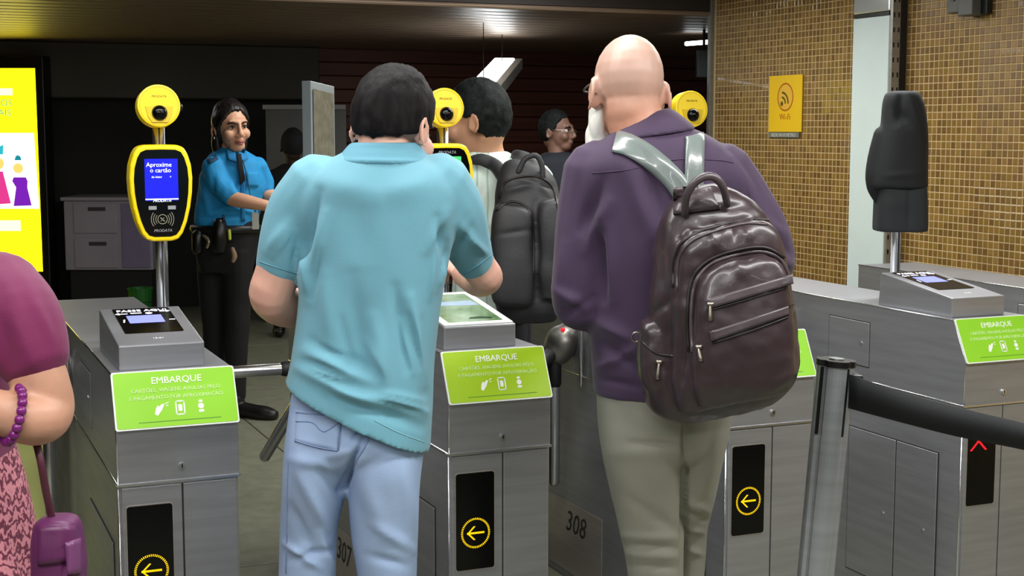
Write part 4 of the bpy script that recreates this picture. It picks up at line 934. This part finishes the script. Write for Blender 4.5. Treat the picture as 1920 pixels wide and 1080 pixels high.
hl = tube([C(1284, 402, 2.93), C(1288, 365, 2.9), C(1308, 338, 2.89), C(1334, 331, 2.89), C(1354, 348, 2.9), C(1364, 384, 2.93)], [.0075, .008, .0085, .0085, .008, .0075], n=12, k=4)
vf_obj('carry_handle', hl, LEATH2, pack, bb)
STRAP = mat('strap_leather', '#6c7573', .3, .0, var=.12, vscale=12, bump=.2, bscale=90, coat=.4)
def strap(pts, hw, off=.008):
    top = []; rows = catmull([np.array(p, float) for p in pts], 5); V = []; F = []; m_ = 6
    for i, p in enumerate(rows):
        t = rows[min(i + 1, len(rows) - 1)] - rows[max(i - 1, 0)]; t /= np.linalg.norm(t); nn = np.array([-t[1], t[0]])
        for side_ in (0, 1):
            for k in range(m_ + 1):
                q = p + nn * hw * (2 * k / m_ - 1); bump_ = .0045 * (1 - abs(2 * k / m_ - 1) ** 4) - (.003 if k == m_ // 2 else 0)
                h = hit(bv2, q[0], q[1], (off + bump_) if not side_ else 0); 
                if h is None: h = Vector(C(q[0], q[1], 3.24))
                V.append(h)
    w2 = 2 * (m_ + 1)
    for i in range(1, len(rows)):
        a = (i - 1) * w2; b = i * w2
        for k in range(m_): F.append((a + k, a + k + 1, b + k + 1, b + k)); F.append((a + m_ + 1 + k, b + m_ + 1 + k, b + m_ + 2 + k, a + m_ + 2 + k))
        F.append((a, b, b + m_ + 1, a + m_ + 1)); F.append((a + m_, a + 2 * m_ + 1, b + 2 * m_ + 1, b + m_))
    vf_obj('shoulder_strap', (V, F), STRAP, pack, bb)
strap([(1288, 372), (1262, 335), (1218, 295), (1180, 272), (1152, 264)], 21)
strap([(1300, 372), (1302, 330), (1303, 285), (1304, 262), (1302, 252)], 18)
vf_obj('strap_yoke', patch(bvb, [(1262, 352), (1330, 345), (1350, 392), (1262, 402)], 8, 6, .002, .004), LEATH2, pack, bb)
vf_obj('strap_ring', tube([C(1193 + 8 * math.cos(t), 632 + 9 * math.sin(t), 3.02) for t in np.linspace(0, 6.0, 10)], .0022, n=8, k=2), MET, pack, bb)
#PART5
# ---------------------------------------------------------------- man passing the gate with a black backpack
D = 4.72; base = (C(935, 600, D)[0], D)
SKIN3 = skin('tan_skin', '#b98a6c'); MINT = mat('pale_mint_cotton', '#cfe6dc', .85, var=.06, vscale=5, bump=.2, bscale=300)
nt = MINT.node_tree; wv = nt.nodes.new('ShaderNodeTexWave'); wv.inputs['Scale'].default_value = 9; wv.inputs['Distortion'].default_value = 1.2
tcn = nt.nodes.new('ShaderNodeTexCoord'); nt.links.new(tcn.outputs['Object'], wv.inputs[0]); rp = nt.nodes.new('ShaderNodeValToRGB'); rp.color_ramp.elements[0].color = lin('#b5d0c4'); rp.color_ramp.elements[0].position = .02; rp.color_ramp.elements[1].color = lin('#e4f5ec'); rp.color_ramp.elements[1].position = .16
nt.links.new(wv.outputs[0], rp.inputs[0]); nt.links.new(rp.outputs[0], nt.nodes['Principled BSDF'].inputs['Base Color'])
BLK = mat('black_trouser_cloth', '#17181c', .85, var=.15, vscale=6); 
H3 = Head(C(893, 226, D), yaw=74, pitch=-8, roll=0, sc=1.0)
torso = [(284, 882, 952, .055), (296, 872, 972, .075), (315, 862, 1000, .1), (345, 856, 1018, .12), (400, 858, 1018, .13), (480, 852, 1005, .13), (560, 846, 996, .13), (600, 846, 992, .13)]
armL = [(885, 335, D - .03, .068), (872, 375, D - .02, .06), (868, 420, D, .05)]
armR = [(1000, 335, D + .05, .068), (1015, 390, D + .08, .058), (1015, 430, D + .1, .052)]
fy = lambda z, D_: 241 + (CAMH - z) * FPX / D_
legs = [[(890, 590, D, .085), (886, fy(.5, D), D, .062), (884, fy(.13, D), D, .05)], [(950, 590, D, .085), (952, fy(.5, D), D + .1, .062), (952, fy(.13, D), D + .16, .05)]]
body = H3.pieces() + [tube([H3.P((0, -.03, -.03)), C(912, 280, D), C(920, 310, D)], [.055, .055, .062], n=18, k=3), rings([(r[0] + 5, r[1] + 9, r[2] - 9, r[3] - .014) for r in torso[1:]], D)]
body += [limb([(885, 335, D - .03, .055), (870, 400, D - .02, .045), (862, 445, D + .02, .042), (845, 450, D + .14, .036), (838, 440, D + .24, .028)]), limb([(1000, 335, D + .05, .055), (1015, 430, D + .1, .042), (1000, 470, D + .25, .035), (985, 460, D + .35, .028)])]
body += hand(C(836, 437, D + .26), (-.1, .8, .3), (0, 0, 1), .95, side=1) + hand(C(984, 458, D + .36), (-.2, .9, .2), (.3, 0, 1), .95, side=-1)
body += [limb([(p[0], p[1], p[2], p[3] - .014) for p in l]) for l in legs]
me = remesh(body, .006, 3); H3.sockets(me)
man3 = me_obj('person', me, SKIN3, None, base)
tag(man3, 'dark-haired man in a pale mint shirt passing through the gate', 'person')
me = remesh([rings(torso, D), limb(armL), limb(armR)], .007, 4)
fold(me, [(870, 400, 905, 330, 8, -.008), (880, 440, 915, 350, 8, .008), (880, 470, 925, 410, 7, .008), (860, 520, 920, 560, 9, .008), (880, 510, 890, 590, 8, -.008), (910, 510, 915, 590, 8, .008)])
wrinkle(me, .006, 8); me_obj('shirt', me, MINT, man3, base)
me = remesh([rings([(288, 880, 956, .06), (294, 872, 966, .075), (303, 868, 976, .085)], D)], .005, 2); me_obj('shirt_collar', me, MINT, man3, base)
me = remesh([rings([(570, 852, 990, .11), (620, 852, 990, .125), (670, 856, 986, .11)], D), limb(legs[0]), limb(legs[1])], .008, 4); wrinkle(me, .006, 9); me_obj('trousers', me, BLK, man3, base)
HAIR3 = mat('black_cropped_hair', '#0b0d0e', .7, var=.4, vscale=50, bump=.8, bscale=150, col2='#1c2220', spec=.15)
zh3 = lambda a: np.interp(a, [0, .6, 1.05, 1.35, 1.6, 1.85, 2.2, 3.15], [.085, .08, .05, .005, .01, -.035, -.06, -.07])
vf_obj('hair', H3.shell(zh3, .009, seed=5), HAIR3, man3, base); H3.eyes(man3, base, brow=HAIR3)
for l in legs: f_ = C(*l[-1][:3]); shoe_obj(man3, base, (f_[0], f_[1] - .05), (-.2, 1), SHOE)
# his backpack
NYL = mat('black_nylon', '#2b2b2e', .6, var=.2, vscale=9, bump=.3, bscale=160)
DB = 4.5; bb = (C(985, 560, DB)[0], DB)
pc = [rings([(300, 958, 1000, .03, 0, .12), (312, 942, 1024, .06, 0, .12), (345, 932, 1046, .09, 0, .1), (420, 925, 1056, .11, 0, .05), (500, 926, 1056, .115), (570, 930, 1052, .11), (600, 944, 1040, .08)], DB, e=3),
      rings([(385, 935, 985, .03, -.1, .1), (400, 926, 996, .05, -.1, .1), (470, 920, 1002, .06, -.1), (555, 922, 1002, .055, -.1), (575, 935, 990, .035, -.1)], DB, e=3),
      rings([(378, 1015, 1055, .03, -.09), (400, 1008, 1062, .045, -.09), (500, 1006, 1064, .05, -.09), (560, 1012, 1058, .035, -.09)], DB, e=3)]
me = remesh(pc, .006, 3); fold(me, [(1004, 380, 1006, 560, 6, -.012), (940, 360, 1000, 345, 6, .008), (960, 330, 1040, 352, 6, -.006), (928, 440, 1000, 430, 5, -.005), (1000, 330, 1030, 370, 5, .006)])
wrinkle(me, .006, 13); bvk = bvh_of(me); bag3 = me_obj('backpack', me, NYL, None, bb)
tag(bag3, 'black nylon backpack on the man in the pale mint shirt', 'backpack')
vf_obj('carry_handle', tube([C(972, 322, DB - .07), C(985, 298, DB - .07), C(1005, 292, DB - .07), C(1016, 310, DB - .07), C(1018, 335, DB - .07)], .009, n=10, k=4), NYL, bag3, bb)
bm3 = bvh_of(man3.children[0].data) if False else None
vf_obj('shoulder_strap', tube([C(888, 300, D - .115), C(905, 300, D - .13), C(930, 312, D - .15), C(950, 340, DB - .03)], [.016, .02, .022, .024], n=12, k=4, flat=((0, 1, 0), .45)), NYL, bag3, bb)
vf_obj('shoulder_strap', tube([C(968, 292, D - .06), C(985, 300, D - .1), C(1000, 318, DB - .02)], [.02, .026, .028], n=12, k=4, flat=((0, 1, 0), .45)), NYL, bag3, bb)
vf_obj('zip', seam(bvk, [(930, 395), (960, 378), (990, 392), (1000, 440), (1000, 520)], .004, .001, D=DB), ZM, bag3, bb)
vf_obj('zip', seam(bvk, [(936, 372), (950, 340), (1000, 330), (1035, 350), (1048, 400)], .004, .001, D=DB), ZM, bag3, bb)

# ---------------------------------------------------------------- security guard in the blue shirt
D = 7.7; base = (C(425, 600, D)[0], D)
SKIN4 = skin('warm_skin', '#d9a585'); BLU = mat('bright_blue_cotton', '#1d8fcb', .75, var=.08, vscale=5, bump=.2, bscale=200)
BLK2 = mat('black_uniform_cloth', '#0d0d10', .85, var=.15, vscale=6)
H4 = Head(C(434, 238, D - .02), yaw=-147, pitch=-3, roll=3, sc=1.1)
torso = [(277, 412, 452, .06), (286, 398, 466, .085), (298, 386, 482, .11), (322, 378, 492, .125), (350, 374, 496, .125), (385, 368, 490, .12), (410, 364, 484, .125), (424, 366, 482, .12)]
armN = [(402, 312, D - .09, .062), (412, 345, D - .13, .06), (430, 366, D - .16, .052)]
armF = [(482, 312, D + .03, .058), (494, 342, D + .05, .052), (500, 360, D + .05, .046)]
fy2 = lambda z: 241 + (CAMH - z) * FPX / D
legs = [[(398, 470, D + .03, .09), (402, fy2(.5), D + .05, .068), (402, fy2(.12), D + .06, .052)], [(446, 470, D - .03, .09), (444, fy2(.5), D - .03, .068), (444, fy2(.12), D - .03, .052)]]
foreN = [(402, 312, D - .09, .05), (414, 348, D - .13, .046), (432, 370, D - .16, .042), (462, 378, D - .2, .038), (496, 385, D - .22, .03), (512, 387, D - .22, .025)]
foreF = [(482, 312, D + .03, .048), (496, 345, D + .05, .042), (504, 366, D + .03, .038), (520, 374, D - .02, .033), (535, 380, D - .06, .026)]
body = H4.pieces(jaw=.94, nose=.9, ear=.9) + [tube([H4.P((0, -.02, -.03)), C(431, 272, D), C(430, 292, D)], [.05, .047, .055], n=16, k=3), rings([(r[0] + 3, r[1] + 5, r[2] - 5, r[3] - .015) for r in torso[1:]] + [(480, 372, 475, .1)], D), limb(foreN), limb(foreF)]
body += hand(C(514, 387, D - .22), (1, -.1, -.05), (0, -.3, 1), .95, .35, side=1) + hand(C(537, 381, D - .06), (1, -.15, -.05), (0, -.3, 1), .95, .4, side=1)
body += [limb([(p[0], p[1], p[2], p[3] - .016) for p in l]) for l in legs]
me = remesh(body, .0055, 2); H4.sockets(me)
guard = me_obj('person', me, SKIN4, None, base)
tag(guard, 'security guard in a bright blue short-sleeved shirt and black trousers', 'person')
me = remesh([rings(torso, D), limb(armN), limb(armF)], .006, 4)
fold(me, [(376, 330, 392, 400, 6, .012), (390, 400, 440, 385, 5, .012), (380, 410, 450, 405, 4, -.01), (420, 385, 480, 400, 5, .01), (450, 300, 455, 400, 5, -.006), (400, 330, 398, 380, 6, -.008), (430, 330, 445, 380, 6, .008)])
wrinkle(me, .01, 9); wrinkle(me, .004, 20); bvg = bvh_of(me); me_obj('uniform_shirt', me, BLU, guard, base)
for q in ([(424, 280), (440, 285), (446, 305), (428, 300)], [(446, 285), (458, 278), (466, 296), (452, 306)]):
    vf_obj('shirt_collar', patch(bvg, q, 5, 5, .008, .008), mat('deep_blue_collar', '#177ab4', .75, var=.05), guard, base)
vf_obj('pocket_flap', patch(bvg, [(462, 322), (486, 322), (485, 350), (463, 350)], 5, 5, .003, .004), BLU, guard, base)
vf_obj('button_placket', patch(bvg, [(451, 306), (458, 305), (460, 415), (452, 415)], 3, 14, .002, .003), MATS['deep_blue_collar'], guard, base)
vf_obj('neck_tie', patch(bvg, [(444, 288), (452, 288), (460, 338), (450, 347)], 4, 10, .012, .012), BLK2, guard, base)
vf_obj('epaulette', patch(bvg, [(388, 298), (404, 290), (410, 298), (392, 308)], 4, 3, .004, .006), mat('dark_blue_tab', '#12405f', .7, var=.05), guard, base)
me = remesh([rings([(412, 366, 482, .118), (440, 364, 484, .125), (480, 368, 480, .125), (510, 375, 472, .1)], D), limb(legs[0]), limb(legs[1])], .007, 4); wrinkle(me, .008, 8); bvq = bvh_of(me)
me_obj('trousers', me, BLK2, guard, base)
belt = [C((364 + 484) / 2, 428, D) + np.array([.176 * math.cos(t), .132 * math.sin(t), 0]) for t in np.linspace(0, 2 * math.pi, 40)]
vf_obj('duty_belt', tube(belt, .018, n=8, k=1, rnd=False, flat=((0, 0, 1), 1.3)), mat('belt_leather', '#101010', .45, var=.1), guard, base)
def kit(nm, pts, r, m_, fl_=None): vf_obj(nm, tube([C(x, y, D - d_) for x, y, d_ in pts], r, n=12, k=3, flat=fl_), m_, guard, base)
kit('radio_pouch', [(412, 418, .17), (412, 440, .175), (412, 465, .175)], [.035, .045, .04], BLACKP)
kit('radio_antenna', [(418, 418, .19), (419, 404, .19)], [.008, .006], BLACKP)
kit('keys', [(382, 442, .15), (392, 452, .165), (388, 464, .165)], [.008, .012, .008], mat('brass_keys', '#b9a88c', .35, .8, var=.1))
kit('marker_pen', [(430, 432, .19), (431, 448, .19)], [.008, .008], mat('lime_plastic', '#d3e25a', .5, var=.05))
kit('key_strap', [(436, 466, .18), (440, 480, .18), (437, 490, .18)], [.01, .014, .01], mat('tan_leather', '#9a7d64', .6, var=.1))
kit('holster', [(372, 440, .11), (370, 470, .12)], [.035, .028], BLACKP)
q0, q1 = C(473, 430, D - .2), C(485, 398, D - .2)
vf_obj('badge', bevel_vf(*box(q0[0], q1[0], D - .203, D - .198, q0[2], q1[2]), .0012, 1), mat('white_badge', '#d5d8d2', .4, var=.04), guard, base, False)
vf_obj('badge_cord', tube([C(479, 398, D - .2), C(470, 370, D - .17), C(463, 330, D - .14), C(455, 300, D - .12)], .003, n=6, k=4), MATS['dark_blue_tab'], guard, base)
HAIR4 = mat('black_long_hair', '#0e0b0c', .4, var=.4, vscale=40, stretch=(1, 1, .2), bump=.5, bscale=120, col2='#231b1a')
zh4 = lambda a: np.interp(a, [0, .35, .8, 1.2, 1.5, 1.8, 3.15], [.078, .074, .04, -.0, -.05, -.09, -.12])
vf_obj('hair', H4.shell(zh4, .009, seed=11), HAIR4, guard, base)
me = remesh([H4.E((0, -.06, -.05), (.07, .05, .1)), H4.T([(-.06, -.03, -.02), (-.062, -.035, -.09), (-.05, -.03, -.15)], [.025, .028, .018], n=12), H4.T([(.06, -.03, -.02), (.066, -.03, -.09), (.058, -.02, -.15)], [.025, .028, .018], n=12), H4.E((0, -.07, -.12), (.06, .04, .06))], .006, 2)
wrinkle(me, .005, 40, (1, 1, .2)); me_obj('back_hair', me, HAIR4, guard, base)
H4.eyes(guard, base, lip=mat('lip_rose', '#a8605a', .4, var=.05), brow=HAIR4)
vf_obj('earring', H4.E((.088, -.004, -.05), (.004, .004, .008)), CHROME, guard, base)
for l in legs: f_ = C(*l[-1][:3]); shoe_obj(guard, base, (f_[0] - .03, f_[1]), (1, -.35), SHOE, 1.0)

# ---------------------------------------------------------------- man far back in the dark and a figure added for a reflection
def far_man(x, top, D, yaw, label, sk, coat, hair, glasses):
    base = (C(x, 400, D)[0], D); k = FPX / D; H = Head(C(x, top + .13 * k, D), yaw=yaw, sc=1.0); hy = top + .13 * k
    X = lambda m_: x + m_ * k; Y = lambda m_: hy + m_ * k
    ty = hy + .13 * k; tz = C(x, ty, D)[2]; yz = lambda z: 241 + (CAMH - z) * k
    torso = [(ty, X(-.07), X(.07), .06), (ty + .03 * k, X(-.13), X(.13), .09), (ty + .08 * k, X(-.2), X(.2), .11), (ty + .2 * k, X(-.2), X(.2), .125), (ty + .4 * k, X(-.18), X(.18), .12), (ty + .62 * k, X(-.19), X(.19), .125)]
    arms = [[(X(s * .18), ty + .1 * k, D, .06), (X(s * .22), ty + .35 * k, D, .05), (X(s * .2), ty + .58 * k, D - .08, .04)] for s in (-1, 1)]
    legs = [[(X(s * .09), ty + .6 * k, D, .085), (X(s * .1), yz(.45), D, .06), (X(s * .1), yz(.12), D, .048)] for s in (-1, 1)]
    body = H.pieces() + [tube([H.P((0, -.02, -.03)), C(x, ty, D), C(x, ty + .05 * k, D)], [.053, .053, .06], n=16, k=3), rings([(r[0] + .01 * k, r[1] + .015 * k, r[2] - .015 * k, r[3] - .015) for r in torso[1:]], D)]
    body += [limb([(p[0], p[1], p[2], p[3] - .012) for p in a]) for a in arms + legs]
    for s in (-1, 1): body += hand(C(X(s * .2), ty + .62 * k, D - .09), (0, -.3, -1), (s, 0, 0), .95, side=1)
    me = remesh(body, .0075, 2); H.sockets(me); p_ = me_obj('person', me, sk, None, base); tag(p_, label, 'person')
    me = remesh([rings(torso, D)] + [limb(a) for a in arms], .01, 4); wrinkle(me, .008, 9); me_obj('jacket', me, coat, p_, base)
    me = remesh([rings([(ty + .55 * k, X(-.18), X(.18), .11), (ty + .7 * k, X(-.18), X(.18), .12)], D)] + [limb(l) for l in legs], .01, 4); me_obj('trousers', me, BLK2, p_, base)
    zh = lambda a: np.interp(a, [0, .6, 1.05, 1.35, 1.6, 1.85, 2.2, 3.15], [.085, .08, .05, .005, .0, -.035, -.06, -.07])
    vf_obj('hair', H.shell(zh, .008, n=48, m=32), hair, p_, base); H.eyes(p_, base, brow=hair)
    if glasses: vf_obj('glasses_frame', H.T([(.085, 0, .01), (.07, .095, .008), (.05, .108, -.008), (.02, .115, -.006), (0, .122, .008), (-.02, .115, -.006), (-.05, .108, -.008), (-.07, .095, .008), (-.085, 0, .01)], [.002] * 9, n=6, k=3), CHROME, p_, base)
    for l in legs: f_ = C(*l[-1][:3]); shoe_obj(p_, base, (f_[0], f_[1]), (-math.sin(math.radians(yaw)), math.cos(math.radians(yaw))), SHOE)
    return p_
far_man(1044, 207, 8.9, -115, 'man with glasses in a dark jacket standing far back', skin('far_skin', '#7a5a4c'), mat('navy_jacket', '#141a24', .8, var=.15), HAIR3, True)
far_man(549, 241, 10.6, 10, 'added dark figure standing in for a reflection in the grey glazed partition', skin('reflected_figure_skin', '#3a2a22'), BLK2, BLK2, False)  # second figure is added in place of a person's dark reflection

# ---------------------------------------------------------------- woman cut off by the left edge
D = 2.46; base = (C(-110, 800, D)[0], D)
SKIN5 = skin('light_brown_skin', '#b98a72'); MAG = mat('magenta_jersey', '#6a1145', .8, var=.08, vscale=5, bump=.2, bscale=300, sheen=.1)
H5 = Head(C(-215, 345, D), yaw=80, pitch=-14, sc=.97)
torso = [(455, -205, -95, .06), (470, -208, -55, .085), (490, -210, -15, .125), (530, -205, 22, .15), (620, -215, 28, .145), (720, -205, 18, .13), (800, -200, 8, .13), (860, -205, 14, .14)]
D = 2.3
armR = [(-10, 552, D + .05, .078), (34, 606, D - .0, .074), (62, 664, D - .02, .062)]
foreR = [(-10, 552, D + .04, .05), (44, 640, D - .01, .049), (72, 710, D - .02, .047), (88, 766, D - .02, .044), (68, 786, D - .05, .043), (22, 778, D - .07, .038), (-30, 758, D - .09, .029), (-52, 748, D - .1, .026)]
D = 2.46
armL = [(-60, 545, D + .15, .072), (-80, 600, D + .18, .066), (-90, 655, D + .18, .055)]
foreL = [(-60, 545, D + .14, .05), (-95, 680, D + .18, .046), (-110, 740, D + .17, .042), (-190, 745, D + .12, .034), (-230, 735, D + .1, .026)]
zy = lambda z: 241 + (CAMH - z) * FPX / D
legs = [[(-100, 1000, D - .08, .085), (-100, zy(.48), D - .08, .058), (-90, zy(.12), D - .08, .042)], [(-100, 1000, D + .08, .085), (-110, zy(.48), D + .09, .058), (-130, zy(.12), D + .1, .042)]]
body = H5.pieces(jaw=.94) + [tube([H5.P((0, -.02, -.03)), C(-165, 450, D), C(-130, 500, D)], [.05, .05, .06], n=16, k=3), rings([(r[0] + 8, r[1] + 16, r[2] - 16, r[3] - .022) for r in torso[1:]] + [(960, -205, 5, .12), (1010, -200, 0, .1)], D), limb(foreR), limb(foreL)]
body += hand(C(-58, 746, 2.195), (-.9, -.1, .35), (.2, -.8, .5), .95, side=1) + hand(C(-238, 732, D + .09), (-.9, -.1, .3), (.2, .8, .5), .95, side=-1) + [limb(l) for l in legs]
me = remesh(body, .0055, 3); H5.sockets(me); woman = me_obj('person', me, SKIN5, None, base)
tag(woman, 'woman in a magenta top and patterned pink skirt at the left edge', 'person')
me = remesh([rings(torso, D), limb(armR), limb(armL)], .0055, 5)
fold(me, [(20, 560, 60, 680, 16, .006), (0, 600, 20, 700, 14, -.008), (60, 560, 100, 640, 12, .005), (0, 780, 30, 830, 14, .006)]); wrinkle(me, .006, 7); me_obj('top', me, MAG, woman, base)
SKM = mat('pink_patterned_knit', '#b35a76', .85, bump=.3, bscale=120); nt = SKM.node_tree
wv = nt.nodes.new('ShaderNodeTexWave'); wv.inputs['Scale'].default_value = 26; wv.inputs['Distortion'].default_value = 9; wv.inputs['Detail'].default_value = 3; wv.inputs['Detail Scale'].default_value = 2.5
tcn = nt.nodes.new('ShaderNodeTexCoord'); mpn = nt.nodes.new('ShaderNodeMapping'); mpn.inputs['Rotation'].default_value = (0, .7, 0); nt.links.new(tcn.outputs['Object'], mpn.inputs[0]); nt.links.new(mpn.outputs[0], wv.inputs[0])
rp = nt.nodes.new('ShaderNodeValToRGB'); rp.color_ramp.elements[0].color = lin('#5c1d35'); rp.color_ramp.elements[0].position = .25; rp.color_ramp.elements[1].color = lin('#bd7884'); rp.color_ramp.elements[1].position = .7
nt.links.new(wv.outputs[0], rp.inputs[0]); nt.links.new(rp.outputs[0], nt.nodes['Principled BSDF'].inputs['Base Color'])
me = remesh([rings([(805, -205, 0, .135), (850, -210, 12, .15), (900, -215, 26, .16), (950, -222, 40, .165), (1080, -235, 64, .18), (1300, -250, 92, .19), (1420, -255, 98, .195)], D)], .007, 5)
A = get_co(me); c0 = np.array([C(-115, 900, D)[0], D]); an = np.arctan2(A[:, 1] - c0[1], A[:, 0] - c0[0]); kz = np.clip((1.0 - A[:, 2]) / .5, 0, 1)
A[:, :2] += (A[:, :2] - c0) * (.05 * kz * np.sin(an * 9))[:, None]; set_co(me, A); me_obj('skirt', me, SKM, woman, base)
HAIR5 = mat('brown_hair', '#2a1c16', .5, var=.4, vscale=50, bump=.5, bscale=140)
vf_obj('hair', H5.shell(zh4, .016, seed=21), HAIR5, woman, base); H5.eyes(woman, base, brow=HAIR5, lip=MATS['lip_rose'])
me = remesh([H5.E((0, -.06, -.06), (.07, .05, .1)), H5.E((0, -.075, -.15), (.06, .035, .08))], .006, 2); wrinkle(me, .005, 40, (1, 1, .2)); me_obj('back_hair', me, HAIR5, woman, base)
for l in legs: f_ = C(*l[-1][:3]); shoe_obj(woman, base, (f_[0] + .04, f_[1]), (-1, 0), SHOE, .9)
# bead bracelet
D = 2.3
br = empty_at('bead_bracelet', tuple(C(24, 778, D - .07))); tag(br, 'purple bead bracelet on the wrist of the woman at the left', 'bracelet')
ax_ = C(22, 778, D - .07) - C(68, 786, D - .05); ax_ /= np.linalg.norm(ax_); e1 = np.cross(ax_, [0, 0, 1]); e1 /= np.linalg.norm(e1); e2 = np.cross(ax_, e1)
bo = C(24, 778, D - .07); bc = C(24, 778, D - .07); bme = None
BEAD = mat('purple_bead', '#6e1c66', .3, var=.15)
for j in range(20):
    t = 2 * math.pi * j / 20; p = bo + (e1 * math.cos(t) + e2 * math.sin(t)) * .043 - bc
    if bme is None: V, F = ell((0, 0, 0), (.0082,) * 3, n=10, m=7); o = mesh_obj('bead', V, F, BEAD, br, True); bme = o.data
    else: o = bpy.data.objects.new('bead', bme); COL.objects.link(o); o.parent = br
    o.location = p
# shoulder bag
PB = mat('plum_leather', '#5b2450', .45, var=.12, vscale=10, bump=.25, bscale=70); D5 = 2.28; bb = (C(105, 1040, D5)[0], D5)
me = remesh([rings([(968, 86, 128, .025), (978, 70, 144, .035), (1010, 64, 153, .045), (1080, 62, 158, .05), (1150, 66, 158, .048), (1180, 84, 140, .03)], D5, e=3)], .0045, 3)
fold(me, [(128, 1010, 122, 1080, 6, -.008), (75, 990, 140, 985, 8, .005)]); wrinkle(me, .004, 20); bvw = bvh_of(me)
bag = me_obj('shoulder_bag', me, PB, None, bb); tag(bag, 'plum leather shoulder bag hanging beside the pink skirt', 'bag')
vf_obj('bag_flap', patch(bvw, [(70, 985), (142, 985), (148, 1050), (70, 1060)], 8, 6, .002, .004), PB, bag, bb)
vf_obj('bag_tab', patch(bvw, [(122, 1018), (152, 1008), (152, 1075), (126, 1078)], 6, 6, .006, .006), mat('plum_leather_light', '#6d3a66', .4, var=.08), bag, bb)
vf_obj('bag_strap', tube([C(100, 985, D5), C(86, 920, D5 - .02), C(72, 845, D5 - .03), C(45, 760, D5 + .06), C(0, 600, D5 + .17), C(-60, 490, D5 + .1), C(-110, 455, D5 + .16)], .0065, n=8, k=5), mat('dark_plum_strap', '#4a1d2c', .5, var=.1), bag, bb)
